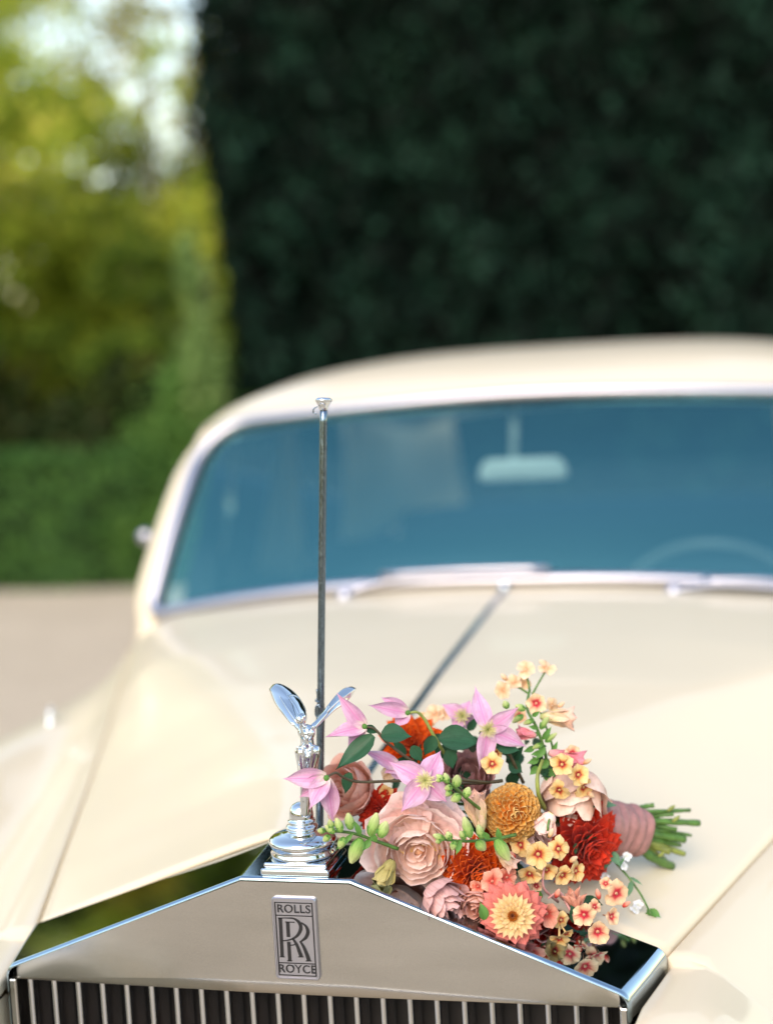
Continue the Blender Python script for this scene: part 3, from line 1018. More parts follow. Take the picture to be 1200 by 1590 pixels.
V, F = ringtube([p+Vector((0, -.003, .003)) for p in outl], .0055)
pyd('windscreen_seal', V, F, M_rubber, wsn)

# scuttle between bonnet and windscreen
rows = []
for i in range(9):
    t = i/8
    row = []
    for j in range(-40, 41):
        u = j/40
        Y = bonnet_end(u)+.004
        xs = prof(Y)[0]
        a = Vector((u*xs, Y, body_z(u*xs, Y)-.001))
        b = WS(u*1.02, 0)+Vector((0, .012, -.020))
        row.append(a.lerp(b, t)+Vector((0, 0, .006*math.sin(math.pi*t))))
    rows.append(row)
V, F = grid(rows)
pyd('scuttle', V, F, M_paint, car)

# roof
def roof_row(t):
    Y = 1.615+1.85*t
    zc = ip(Y, [1.61, 1.70, 1.85, 2.05, 2.35, 2.7, 3.0, 3.3, 3.5], [1.515, 1.556, 1.590, 1.611, 1.622, 1.616, 1.595, 1.54, 1.46])
    ze = ip(Y, [1.61, 1.8, 2.4, 3.0, 3.5], [1.472, 1.472, 1.472, 1.46, 1.38])
    hw = ip(Y, [1.61, 1.75, 2.4, 3.0, 3.5], [.705, .748, .757, .72, .64])
    p_ = ip(Y, [1.61, 1.8, 2.2], [2.0, 3.0, 3.2])
    e_ = ip(Y, [1.61, 1.8, 2.2], [1.0, .58, .5])
    row = []
    for j in range(-40, 41):
        u = math.sin(j/40*math.pi/2)
        back = .075*u*u*max(0, 1-t*4)
        row.append(Vector((u*hw, Y+back, ze+(zc-ze)*max(0, 1-abs(u)**p_)**e_)))
    return row
rows = [roof_row((i/44)**1.35) for i in range(45)]
V, F = grid(rows)
V2 = [Vector(v) for v in V]
m_ = max(range(3), key=lambda i: 0)
roof = pyd('roof', V2, F, M_paint, car)
s_ = roof.modifiers.new('thickness', 'SOLIDIFY'); s_.thickness = .03; s_.offset = -1
s_.material_offset = 1
roof.data.materials.append(M_headlining)
s_.material_offset = 0

# windscreen pillars
for sgn in (-1, 1):
    rows = []
    for i in range(19):
        v = -.16+1.13*i/18
        e = WS(sgn*umax(min(max(v, .1), .7)), v) if v < .75 else WS(sgn*umax(.7), v)
        e = e+Vector((0, .004, -.003))
        w = ip(v, [-.2, -.1, .0, .12, .72, .84, .92, .97], [.012, .040, .066, .078, .071, .062, .047, .028])
        rows.append([e+Vector((-sgn*.004, .02, -.006)), e, e+Vector((sgn*.012, .000, .004)), e+Vector((sgn*.034, .004, .004)), e+Vector((sgn*w*.8, .018, .002)), e+Vector((sgn*w, .045, 0)),
                     e+Vector((sgn*w, .11, 0)), e+Vector((sgn*(w-.02), .13, 0))])
    V, F = grid(rows, flip=sgn > 0)
    pyd('windscreen_pillar', V, F, M_paint, car)

# body sides, rear deck, doors' glass
def wx(v): return .765-.06*v
for sgn in (-1, 1):
    rows = []
    for i in range(30):
        Y = 1.60+3.05*i/29
        tail = max(0, (Y-3.3)/1.35)
        zt = 1.085-.17*tail**2
        xo = .955-.10*max(0, (Y-3.4)/1.2)**2
        xi = .775-.06*tail
        rows.append([Vector((sgn*xi, Y, zt)), Vector((sgn*(xi+.04), Y, zt-.015)), Vector((sgn*(xo-.06), Y, zt-.10)), Vector((sgn*(xo-.015), Y, zt-.19)), Vector((sgn*xo, Y, zt-.32)), Vector((sgn*xo, Y, .6)), Vector((sgn*(xo-.05), Y, .36))])
    V, F = grid(rows, flip=sgn < 0)
    pyd('body_side', V, F, M_paint, car)
    rows = [[Vector((sgn*(.775-.05*v), 1.66+.20*v, 1.075+.40*v)) for v in (0, .5, 1)], [Vector((sgn*(.775-.05*v), 2.33, 1.075+.40*v)) for v in (0, .5, 1)]]
    V, F = grid(rows)
    sg_ = pyd('front_side_window', V, F, M_glass, car)
    V, F = tube([(sgn*.775, 1.905, 1.06), (sgn*.732, 1.985, 1.475)], .012, 8)
    pyd('quarter_light_bar', V, F, M_chrome, sg_)
    rows = [[Vector((sgn*(.775-.05*v), 2.43, 1.075+.40*v)) for v in (0, .5, 1)], [Vector((sgn*(.775-.05*v), 3.02, 1.075+.38*v)) for v in (0, .5, 1)]]
    V, F = grid(rows)
    pyd('rear_side_window', V, F, M_glass, car)
    V, F = merge([boxm(sgn*.75, 2.38, 1.275, .05, .11, .44)])
    pyd('centre_pillar', V, F, M_paint, car, smooth=False)
    rows = [[Vector((sgn*(.775-.05*v), 3.01-.03*v, 1.06+.40*v)) for v in (0, .5, 1)], [Vector((sgn*(.73-.05*v), 3.75-.24*v, 1.06+.36*v)) for v in (0, .5, 1)], [Vector((sgn*(.55-.02*v), 3.86-.28*v, 1.06+.38*v)) for v in (0, .5, 1)]]
    V, F = grid(rows)
    pyd('rear_quarter', V, F, M_paint, car)
rows = [[Vector((.56*u, 3.87-.28*v, 1.06+.385*v+.02*(1-u*u))) for u in (-1, -.5, 0, .5, 1)] for v in (0, .5, 1)]
V, F = grid(rows)
pyd('rear_window', V, F, M_glass, car)
rows = []
for i in range(14):
    Y = 3.72+.93*i/13
    tail = (Y-3.3)/1.35
    zt = 1.085-.17*tail**2
    rows.append([Vector(((.775-.06*tail)*u, Y, zt+.03*(1-u*u))) for u in np.linspace(-1, 1, 15)])
rows.append([Vector((v.x*1.1, 4.72, .62)) for v in rows[-1]])
rows.append([Vector((v.x, 4.68, .36)) for v in rows[-1]])
V, F = grid(rows)
pyd('boot_lid', V, F, M_paint, car)
V, F = boxm(0, 2.45, .37, 1.80, 4.2, .04)
pyd('floor_pan', V, F, M_black, car, smooth=False)
V, F = boxm(0, 1.40, .72, 1.45, .02, .70)
pyd('bulkhead', V, F, M_black, car, smooth=False)
# wheels
for sx in (-1, 1):
    for wy in (.42, 3.5):
        pr = [(.17, -.09), (.30, -.10), (.355, -.08), (.37, -.03), (.37, .03), (.355, .08), (.30, .10), (.17, .09)]
        rows = [[Vector((sx*.80+x, wy+r*math.cos(a), .37+r*math.sin(a))) for a in np.linspace(0, 2*math.pi, 33)[:-1]] for r, x in pr]
        V, F = grid(rows, close_u=True)
        w = pyd('wheel', V, F, M_tyre, car)
        rows = [[Vector((sx*(.80+x), wy+r*math.cos(a), .37+r*math.sin(a))) for a in np.linspace(0, 2*math.pi, 33)[:-1]] for r, x in [(.01, .09), (.10, .085), (.12, .05), (.18, .06), (.19, .09)]]
        V, F = grid(rows, close_u=True)
        pyd('hub_cap', V, F, M_chrome, w)
V, F = tube(smooth_path([(-.95, -.28, .50), (-.85, -.50, .50), (-.4, -.58, .50), (.4, -.58, .50), (.85, -.50, .50), (.95, -.28, .50)], 6), .06, 12)
pyd('front_bumper', V, F, M_chrome, car)
for sgn in (-1, 1):
    V, F = boxm(sgn*.50, -.28, .62, .33, .03, .50)
    pyd('front_apron', V, F, M_paint, car, smooth=False)

# interior
rows = []
for Y, z in ((1.44, 1.10), (1.52, 1.125), (1.66, 1.125), (1.74, 1.10), (1.76, 1.02), (1.74, .90)):
    rows.append([Vector((.71*u, Y, z-.02*u*u)) for u in np.linspace(-1, 1, 15)])
V, F = grid(rows)
pyd('dashboard', V, F, M_wood, car)
swc = Vector((.345, 1.86, 1.022))
swn = Vector((0, .86, .5)).normalized()
e1 = Vector((1, 0, 0)); e2 = swn.cross(e1)
rg = [swc+(e1*math.cos(a)+e2*math.sin(a))*.195 for a in np.linspace(0, 2*math.pi, 49)]
V, F = tube(rg, .011, 10, False)
sw = pyd('steering_wheel', V, F, simple('grey_wheel_rim', (.16, .17, .17), .35, noise_amt=.1), car)
V, F = merge([tube([swc-e1*.2, swc+e1*.2], .008, 8), tube([swc, swc+e2*.2], .008, 8), ellipsoid(swc, (.035, .035, .035)), tube([swc, swc-swn*.35], .02, 8)])
pyd('spoke', V, F, M_rubber, sw)
for sgn in (-1, 1):
    rows = []
    for z, y in ((.60, 2.10), (.62, 2.32), (.85, 2.36), (1.08, 2.40), (1.15, 2.44), (1.13, 2.52), (.6, 2.56)):
        rows.append([Vector((sgn*.36+.33*u, y+.03*u*u, z-.03*u**4)) for u in np.linspace(-1, 1, 9)])
    V, F = grid(rows)
    pyd('front_seat', V, F, M_leather, car)
rows = []
for z, y in ((.62, 3.05), (.68, 3.25), (.95, 3.38), (1.13, 3.46), (1.13, 3.58)):
    rows.append([Vector((.7*u, y, z-.02*u**4)) for u in np.linspace(-1, 1, 11)])
V, F = grid(rows)
pyd('rear_seat', V, F, M_leather, car)
for sgn in (-1, 1):
    V, F = boxm(sgn*.735, 2.5, .80, .02, 1.9, .52)
    pyd('door_trim', V, F, M_leather, car, smooth=False)

# rear-view mirror hanging behind the glass
mc = at_Y(810, 731, 1.60)
rows = []
for dy, s in ((.0, .80), (.004, .95), (.012, 1), (.022, .96), (.03, .6)):
    row = []
    for x, z in rrect(.176*s, .046*s, .018*s, 6):
        z2 = z+.010*(1-(x/.09)**2)*.5
        row.append(Vector((mc.x+x*(1-.06*z/.023), mc.y+dy, mc.z+z2)))
    rows.append(row)
V, F = grid(rows, close_u=True)
k = len(rows[0])
F.append(tuple(range(k))[::-1]); F.append(tuple(range(4*k, 5*k)))
mir = pyd('rear_view_mirror', V, F, simple('white_plastic', (.90, .90, .86), .3, noise_amt=.03), car)
V, F = tube([at_Y(799, 622, 1.66), at_Y(797, 712, 1.62)], [.009, .008], 10)
pyd('mirror_stalk', V, F, M_pale, mir)
# door mirror beside the left pillar
dm = at_Y(226, 834, 1.74)
V, F = merge([ellipsoid(dm, (.018, .012, .018)), tube([dm, dm+Vector((.06, .03, -.05))], .007, 8)])
pyd('door_mirror', V, F, M_trim, car)
# wipers
def wiper(pts, blade_pts):
    V, F = tube(smooth_path(pts, 4), .006, 8)
    w = pyd('wiper', V, F, M_trim, car)
    V, F = tube(smooth_path(blade_pts, 4), .0075, 8)
    pyd('wiper_blade', V, F, M_trim, w)
    V, F = lathe([(.0, .026), (.010, .024), (.014, .012), (.016, 0)], (0, 0), 16)
    pyd('wiper_spindle', [v+Vector(pts[0])-Vector((0, 0, .015)) for v in V], F, M_trim, w)
off = Vector((0, -.022, .020))
wiper([at_Y(535, 922, 1.31), at_Y(600, 903, 1.315), at_Y(700, 893, 1.31)], [at_Y(592, 893, 1.315), at_Y(720, 886, 1.30), at_Y(852, 883, 1.30)])
wiper([at_Y(1045, 915, 1.30), at_Y(1120, 908, 1.315), at_Y(1240, 915, 1.33)], [at_Y(1090, 902, 1.315), at_Y(1200, 903, 1.33), at_Y(1330, 925, 1.37)])

# ------------------------------------------------------------------ the bouquet
bq = thing('bouquet', 'hand-tied bouquet of pink, orange, red and lilac flowers lying on the bonnet', 'bouquet', (.12, .12, 1.07))
TOCAM = -_f
def face(dx=0, dy=0, base=TOCAM): return (base+_r*dx+_u*dy).normalized()
S = 1/1600.0                                  # metres per photo pixel at the bouquet

M_rosepale = mat_petal('blush_rose_petal', [(0, (.92, .68, .26)), (.12, (.93, .64, .57)), (.6, (.94, .66, .62)), (1, (.95, .73, .70))], trans=.16, vein=.03)
M_roseinner = mat_petal('blush_rose_inner_petal', [(0, (.86, .50, .30)), (.4, (.93, .66, .57)), (1, (.95, .77, .71))], trans=.16, vein=.03)
M_rosepeach = mat_petal('peach_rose_petal', [(0, (.86, .50, .36)), (.5, (.89, .58, .46)), (1, (.91, .66, .56))], trans=.16, vein=.03)
M_rosecoral = mat_petal('coral_rose_petal', [(0, (.84, .38, .24)), (.5, (.88, .46, .34)), (1, (.90, .54, .45))], trans=.14, vein=.03)
M_rosedusty = mat_petal('dusty_rose_petal', [(0, (.56, .24, .22)), (.5, (.70, .38, .36)), (1, (.78, .47, .46))], trans=.14)
M_red = mat_petal('red_dahlia_petal', [(0, (.36, .008, .006)), (.5, (.62, .025, .012)), (1, (.72, .05, .02))], trans=.2, obj_var=.2)
M_orange = mat_petal('red_orange_dahlia_petal', [(0, (.48, .03, .004)), (.5, (.76, .075, .006)), (1, (.82, .13, .015))], trans=.2, obj_var=.2)
M_amber = mat_petal('amber_pompon_petal', [(0, (.80, .26, .04)), (.5, (.90, .46, .10)), (1, (.93, .62, .24))], trans=.2, obj_var=.18)
M_zcoral = mat_petal('coral_zinnia_petal', [(0, (.80, .40, .14)), (.5, (.78, .22, .16)), (1, (.78, .20, .18))], trans=.2)
M_zcream = mat_petal('cream_zinnia_petal', [(0, (.82, .48, .16)), (.6, (.86, .60, .28)), (1, (.86, .56, .32))], trans=.2)
M_eye = mat_petal('rust_eye', [(0, (.30, .05, .01)), (1, (.55, .15, .01))], trans=.1)
M_lilac = mat_petal('lilac_clematis_petal', [(0, (.80, .66, .62)), (.25, (.66, .36, .54)), (.6, (.74, .47, .65)), (1, (.70, .46, .62))], trans=.18, vein=.12, rib=(.60, .22, .42))
M_stamen = mat_petal('cream_stamen', [(0, (.55, .60, .20)), (1, (.85, .72, .42))], trans=.2)
M_phlox = mat_petal('yellow_phlox_petal', [(0, (.30, .01, .015)), (.20, (.46, .03, .03)), (.36, (.78, .38, .12)), (.5, (.84, .57, .24)), (1, (.86, .62, .33))], trans=.14)
M_phloxp = mat_petal('peach_phlox_petal', [(0, (.50, .01, .03)), (.26, (.62, .04, .06)), (.44, (.82, .38, .24)), (.65, (.88, .58, .36)), (1, (.88, .66, .42))], trans=.14)
M_phloxc = mat_petal('coral_phlox_petal', [(0, (.55, .03, .03)), (.25, (.68, .10, .07)), (.5, (.80, .30, .21)), (1, (.84, .42, .31))], trans=.14)
M_phloxpale = mat_petal('pale_phlox_petal', [(0, (.76, .30, .12)), (.3, (.84, .52, .30)), (1, (.88, .66, .46))], trans=.14)
M_snap = mat_petal('peach_snapdragon', [(0, (.55, .62, .25)), (.35, (.84, .60, .38)), (1, (.86, .50, .42))], trans=.14)
M_snappink = mat_petal('pink_snapdragon', [(0, (.80, .40, .38)), (.5, (.78, .22, .27)), (1, (.80, .28, .33))], trans=.14)
M_bud = mat_petal('green_bud', [(0, (.16, .36, .07)), (.5, (.36, .52, .16)), (1, (.62, .66, .32))], trans=.2)
M_gstem = simple('green_stem', (.065, .165, .030), .45, noise_amt=.3, noise_scale=120)
M_gstem2 = simple('olive_stem', (.20, .24, .05), .5, noise_amt=.35, noise_scale=90)
M_cut = simple('pale_cut_face', (.42, .46, .24), .7, noise_amt=.2, noise_scale=200)
M_bstem = simple('brown_tendril', (.065, .05, .025), .55, noise_amt=.3, noise_scale=120)
M_leafd = mat_petal('dark_green_leaf', [(0, (.025, .095, .045)), (1, (.018, .10, .05))], trans=.12, rough=.38, vein=.12)
M_leafb = mat_petal('blue_green_leaf', [(0, (.10, .24, .13)), (1, (.13, .30, .17))], trans=.15, rough=.5)
M_leafg = mat_petal('fresh_leaf', [(0, (.09, .25, .05)), (1, (.12, .32, .08))], trans=.2, rough=.45)
M_ribbon = simple('dusty_mauve_silk', (.33, .155, .145), .55, noise_amt=.14, noise_scale=160, bump=.25)
M_white = mat_petal('white_floret', [(0, (.7, .74, .55)), (.4, (.80, .82, .84)), (1, (.82, .84, .88))], trans=.14)

def petal_geo(L, W, cup=.25, curl=0.0, shape='round', n=7, m=5, ruffle=0.0, twist=0.0, seed=0, fold=0.0):
    rs = random.Random(seed)
    ph = rs.random()*6.28
    V, U = [], []
    for i in range(n+1):
        t = 1-(1-i/n)**(2.0 if shape in ('spoon', 'obovate', 'broad', 'round') else 1.2)
        if shape == 'round': w = math.sin(math.pi*min(1, .12+.80*t)**.85)**.65 if t < 1 else .42
        elif shape == 'broad': w = (min(1, .25+1.5*t)**.8)*math.sqrt(max(0, 1-max(0, (t-.55)/.45)**2.2)) if t < 1 else .18
        elif shape == 'pointed': w = (math.sin(math.pi*(.10+.90*t)**.80))**.9 if t < 1 else .02
        elif shape == 'leaf': w = math.sin(math.pi*(.03+.97*t)**.75)**.85 if t < 1 else .01
        elif shape == 'obovate': w = (.16+.84*math.sin(math.pi*.5*min(1, t/.68))**1.3) if t < .68 else math.sqrt(max(.03, 1-((t-.68)/.325)**2))
        elif shape == 'spoon': w = (.36+.64*math.sin(math.pi*.5*min(1, t/.62)))*math.sqrt(max(.012, 1-(max(0, t-.55)/.45)**2.3))
        else: w = 1
        w *= W/2
        for j in range(m+1):
            s = -1+2*j/m
            z = cup*w*(s*s) - curl*L*t*t + ruffle*L*t*math.sin(s*4.2+ph)*abs(s)*(w/(W*.5)) + fold*w*abs(s)
            x = s*w
            if twist:
                a = twist*t
                x, z = x*math.cos(a)-z*math.sin(a), x*math.sin(a)+z*math.cos(a)
            lift = 1-.10*s*s*(t > .5)*t
            V.append(Vector((x, L*t*lift, z)))
            U.append((j/m, t))
    F = [(i*(m+1)+j, i*(m+1)+j+1, (i+1)*(m+1)+j+1, (i+1)*(m+1)+j) for i in range(n) for j in range(m)]
    return V, F, U

def petal_mesh(name, mat, *a, **k):
    V, F, U = petal_geo(*a, **k)
    me = bpy.data.meshes.new(name)
    me.from_pydata([tuple(v) for v in V], [], F)
    l = me.uv_layers.new(name='UVMap')
    for lp in me.loops: l.data[lp.index].uv = U[lp.vertex_index]
    me.polygons.foreach_set('use_smooth', [True]*len(me.polygons))
    me.materials.append(mat)
    return me

def frame(c, axis):
    z = axis.normalized()
    ref = _u if abs(z.dot(_u)) < .9 else _r
    x = ref.cross(z).normalized()
    y = z.cross(x)
    m = Matrix.Identity(4)
    for i in range(3): m[i][0], m[i][1], m[i][2], m[i][3] = x[i], y[i], z[i], c[i]
    return m

def petal_matrix(phi, psi, base=Vector((0, 0, 0)), roll=0.0, s=1.0):
    rd = Vector((math.cos(phi), math.sin(phi), 0))
    tg = Vector((-math.sin(phi), math.cos(phi), 0))
    y = rd*math.sin(psi)+Vector((0, 0, 1))*math.cos(psi)
    z = -rd*math.cos(psi)+Vector((0, 0, 1))*math.sin(psi)
    x = y.cross(z)
    if roll:
        x, z = x*math.cos(roll)+z*math.sin(roll), z*math.cos(roll)-x*math.sin(roll)
    m = Matrix.Identity(4)
    for i in range(3): m[i][0], m[i][1], m[i][2], m[i][3] = x[i]*s, y[i]*s, z[i]*s, base[i]
    return m

def put(name, me, matrix, parent):
    o = bpy.data.objects.new(name, me)
    COL.objects.link(o)
    o.parent = parent
    o.matrix_parent_inverse = wm(parent).inverted()
    o.matrix_basis = matrix
    return o

def joined(name, items, mat, parent, smooth=True):
    """items: (V, F, U, matrix) joined into one mesh"""
    V, F, U = [], [], []
    for v, f, u, m in items:
        o = len(V)
        V += [m @ p for p in v]; F += [tuple(i+o for i in q) for q in f]; U += u
    return pyd(name, V, F, mat, parent, smooth, U)

def calyx(c, axis, r, mat=None, name='calyx', back=.010, ln=.03, parent=None):
    a = axis.normalized()
    V, F = tube([c-a*(back*.2), c-a*back, c-a*(back+ln*.4), c-a*(back+ln)], [r*.9, r, r*.45, r*.3], 8)
    return V, F

# ---- roses: nested bowl-shaped petals, each petal its own piece
def bowl_geo(r, h, dphi, close=0.0, flare=0.0, n=11, m=12, seed=0, ruf=.045):
    """petal as a patch of a bowl round the flower's axis; close draws the rim in, flare rolls it out"""
    rs = random.Random(seed)
    p1, p2 = rs.random()*6.28, rs.random()*6.28
    V, U = [], []
    for i in range(n+1):
        t = i/n
        for j in range(m+1):
            q = -1+2*j/m
            top = 1-.30*abs(q)**2.6+ruf*math.sin(q*3.1+p1)+ruf*.35*math.sin(q*9+p2)
            tt = t*top
            rho = r*math.sin(math.pi*.5*min(1, tt*1.15)**.75)
            z = h*(1-math.cos(math.pi*.5*tt**.9))*1.05
            rho *= 1-close*max(0, tt-.45)**1.5*2
            fl = max(0, tt-.72)/.28
            rho += flare*r*fl*fl
            z -= abs(flare)*.35*h*fl*fl*(1 if flare > 0 else 0)
            rho *= 1+(ruf*math.sin(q*4+p2+t*2)+ruf*.5*math.sin(q*11+p1+t*3)*t)*t
            wd = dphi*(.35+.65*min(1, t*1.8)**.7)
            ph = q*wd
            V.append(Vector((rho*math.sin(ph), rho*math.cos(ph), z)))
            U.append((j/m, t))
    F = [(i*(m+1)+j, i*(m+1)+j+1, (i+1)*(m+1)+j+1, (i+1)*(m+1)+j) for i in range(n) for j in range(m)]
    return V, F, U
def geo_mesh(name, mat, geo):
    V, F, U = geo
    me = bpy.data.meshes.new(name)
    me.from_pydata([tuple(v) for v in V], [], F)
    l = me.uv_layers.new(name='UVMap')
    for lp in me.loops: l.data[lp.index].uv = U[lp.vertex_index]
    me.polygons.foreach_set('use_smooth', [True]*len(me.polygons))
    me.materials.append(mat)
    return me
def rose(name, label, c, axis, R, rings, mats, seed=1):
    rs = random.Random(seed)
    fr = frame(c, axis)
    V, F = ellipsoid((0, 0, .16*R), (.12*R, .12*R, .2*R), None, 10, 8)
    ro = pyd(name, [fr @ v for v in V], F, mats[-1], bq)
    if label: ro['label'] = label
    for ri, (k, r, h, dphi, close, flare, zo, mi) in enumerate(rings):
        mes = [geo_mesh('petal', mats[mi], bowl_geo(r*R, h*R, dphi, close, flare, 11, 12, seed*31+ri*7+q)) for q in range(3)]
        ph0 = rs.random()*6.28
        for i in range(k):
            phi = ph0+2*math.pi*i/k+rs.uniform(-.2, .2)
            m = fr @ Matrix.Translation((rs.uniform(-.03, .03)*R, rs.uniform(-.03, .03)*R, zo*R+rs.uniform(-.03, .03)*R)) @ Matrix.Rotation(phi, 4, 'Z') @ Matrix.Rotation(rs.uniform(-.10, .10), 4, 'X') @ Matrix.Scale(rs.uniform(.94, 1.05), 4)
            put('petal', mes[i % 3], m, ro)
    return ro

# k, radius, height, half angle, close, flare, lift, material
RINGS_OPEN = [(5, .98, .22, .80, 0, .16, -.10, 0), (5, .88, .36, .78, .0, .14, -.05, 0), (4, .76, .46, .85, .06, .08, 0, 1), (4, .66, .50, .85, .14, .04, .02, 1),
              (4, .54, .50, .85, .20, .05, .05, 1), (4, .43, .47, .80, .22, .07, .08, 1), (4, .32, .44, .8, .2, .10, .10, 1), (3, .21, .42, 1.0, .2, .12, .11, 1), (3, .12, .40, 1.1, .2, .1, .12, 1)]
RINGS_CUP = [(5, .74, .86, .85, .10, .22, -.06, 0), (5, .66, .98, .85, .22, .10, -.03, 0), (4, .55, 1.02, .95, .30, .06, 0, 1), (4, .42, 1.02, .95, .35, .06, .02, 1), (3, .30, 1.0, 1.0, .35, .08, .03, 1), (3, .18, .98, 1.1, .3, .1, .04, 1)]
R1 = rose('garden_rose', 'large open blush pink rose', at(650, 1314, 1.410), face(-.08, -.08), 80*S, RINGS_OPEN, [M_rosepale, M_roseinner], 3)
# broad guard petals behind the upper rim of the open rose
for gi, (x, y, tx, ty, dd, w_) in enumerate(((642, 1322, 615, 1232, .004, 88), (664, 1315, 702, 1236, .006, 84), (690, 1320, 730, 1378, .004, 74), (668, 1312, 662, 1240, .014, 80), (700, 1310, 722, 1290, .01, 60))):
    b = at(x, y, 1.402); e = at(tx, ty, 1.402+dd)
    gm = petal_mesh('petal', M_rosepale, (e-b).length, w_*S, .42, .10, 'broad', 12, 10, .04, 0, 5+gi)
    yv = (e-b).normalized(); zv = (TOCAM-yv*TOCAM.dot(yv)).normalized(); xv_ = yv.cross(zv)
    m = Matrix.Identity(4)
    for i in range(3): m[i][0], m[i][1], m[i][2], m[i][3] = xv_[i], yv[i], zv[i], b[i]
    put('petal', gm, m, R1)
rose('garden_rose', 'closed peach rose by the ribbon', at(886, 1205, 1.482), face(-.05, -1.5), 74*S, RINGS_CUP, [M_rosepeach, M_rosepeach], 9)
rose('garden_rose', 'coral rose behind the ornament', at(556, 1232, 1.475), face(-.55, .5), 62*S, RINGS_CUP, [M_rosecoral, M_rosecoral], 12)
rose('garden_rose', 'dusty pink rose deep in the middle', at(728, 1215, 1.485), face(-.1, .5), 56*S, RINGS_CUP, [M_rosedusty, M_rosedusty], 15)
rose('garden_rose', 'dusty pink rose hanging low against the radiator shell', at(672, 1388, 1.382), face(.9, -.5), 50*S, RINGS_CUP, [M_rosedusty, M_rosedusty], 19)
rose('garden_rose', 'small pink rose below the amber pompon', at(812, 1290, 1.455), face(.4, -.5), 44*S, RINGS_CUP, [M_rosepale, M_rosepale], 23)
rose('garden_rose', 'coral rose low behind the coral zinnia', at(740, 1402, 1.384), face(-.2, -.1), 38*S, RINGS_CUP, [M_rosecoral, M_rosecoral], 27)

# ---- dahlias and pompons: petals by the golden angle
def dahlia(name, label, c, axis, R, k, mat, psi0=8, psi1=98, l0=.35, l1=1.0, wr=.42, cup=.6, dome=.3, seed=1, pieces=True, curl=-.12, shape='spoon'):
    rs = random.Random(seed)
    fr = frame(c, axis)
    V, F = ellipsoid((0, 0, .08*R), (.30*R, .30*R, .30*R), None, 10, 8)
    d = pyd(name, [fr @ v for v in V], F, mat, bq)
    if label: d['label'] = label
    geos = []
    for lv in range(6):
        f = lv/5
        L = R*(l0+(l1-l0)*f)
        geos.append((L, petal_geo(L, L*wr*(1.3-.25*f), cup, curl, shape, 9, 6, .03, 0, lv)))
    mes = {}
    items = []
    for i in range(k):
        f = (i+.5)/k
        psi = rad(psi0+(psi1-psi0)*f**.62+rs.uniform(-5, 5))
        phi = i*2.39996+rs.uniform(-.08, .08)
        lv = min(5, int(f**.7*6))
        m = fr @ petal_matrix(phi, psi, Vector((math.cos(phi)*.10*R*f, math.sin(phi)*.10*R*f, dome*R*(1-f**.8))), rs.uniform(-.15, .15), rs.uniform(.92, 1.08))
        if pieces:
            if lv not in mes:
                V, F, U = geos[lv][1]
                me = bpy.data.meshes.new('petal')
                me.from_pydata([tuple(v) for v in V], [], F)
                l = me.uv_layers.new(name='UVMap')
                for lp in me.loops: l.data[lp.index].uv = U[lp.vertex_index]
                me.polygons.foreach_set('use_smooth', [True]*len(me.polygons))
                me.materials.append(mat)
                mes[lv] = me
            put('petal', mes[lv], m, d)
        else:
            V, F, U = geos[lv][1]
            items.append((V, F, U, m))
    if items:
        o = joined('petals', items, mat, d)
        o['kind'] = 'stuff'
    return d

dahlia('dahlia', 'large deep red dahlia beside the ribbon', at(900, 1308, 1.478), face(.55, -.30), 68*S, 110, M_red, seed=2, wr=.46, l0=.42, cup=.45, shape='spoon', curl=-.06)
dahlia('dahlia', 'bright red-orange dahlia beside the open rose', at(735, 1350, 1.402), face(.25, -.25), 50*S, 120, M_orange, seed=3, psi1=112, wr=.48, l0=.55, cup=.7, dome=.25, shape='spoon')
dahlia('dahlia', 'red-orange dahlia at the upper back', at(640, 1158, 1.515), face(-.1, .45), 52*S, 70, M_orange, seed=4, pieces=False)
dahlia('dahlia', 'dark red dahlia deep at the left', at(592, 1258, 1.455), face(-.4, .1), 40*S, 60, M_red, seed=5, pieces=False)
dahlia('dahlia', 'red-orange dahlia low behind the amber pompon', at(775, 1305, 1.455), face(0, -.1), 44*S, 60, M_orange, seed=14, pieces=False)
pc, pa, PR = at(795, 1262, 1.425), face(.05, .15), 43*S
fr = frame(pc, pa)
V, F = ellipsoid((0, 0, 0), (.80*PR, .80*PR, .80*PR), None, 20, 14)
pom = pyd('pompon_dahlia', [fr @ v for v in V], F, M_amber, bq)
pom['label'] = 'round amber orange pompon'
items = []
pg = [petal_geo(.34*PR, .30*PR, 1.1, -.30, 'spoon', 5, 4, .12, 0, q) for q in range(4)]
for i in range(330):
    f = (i+.5)/330
    cz = 1-1.75*f
    phi = i*2.39996+random.uniform(-.05, .05)
    rr_ = math.sqrt(max(0, 1-cz*cz))
    nrm = Vector((rr_*math.cos(phi), rr_*math.sin(phi), cz))
    th = math.acos(cz)
    mm = petal_matrix(phi, th+rad(28)*min(1, th*2), nrm*.72*PR, random.uniform(-.3, .3), random.uniform(.85, 1.1))
    items.append((*pg[i % 4], fr @ mm))
o = joined('petals', items, M_amber, pom)
o['kind'] = 'stuff'
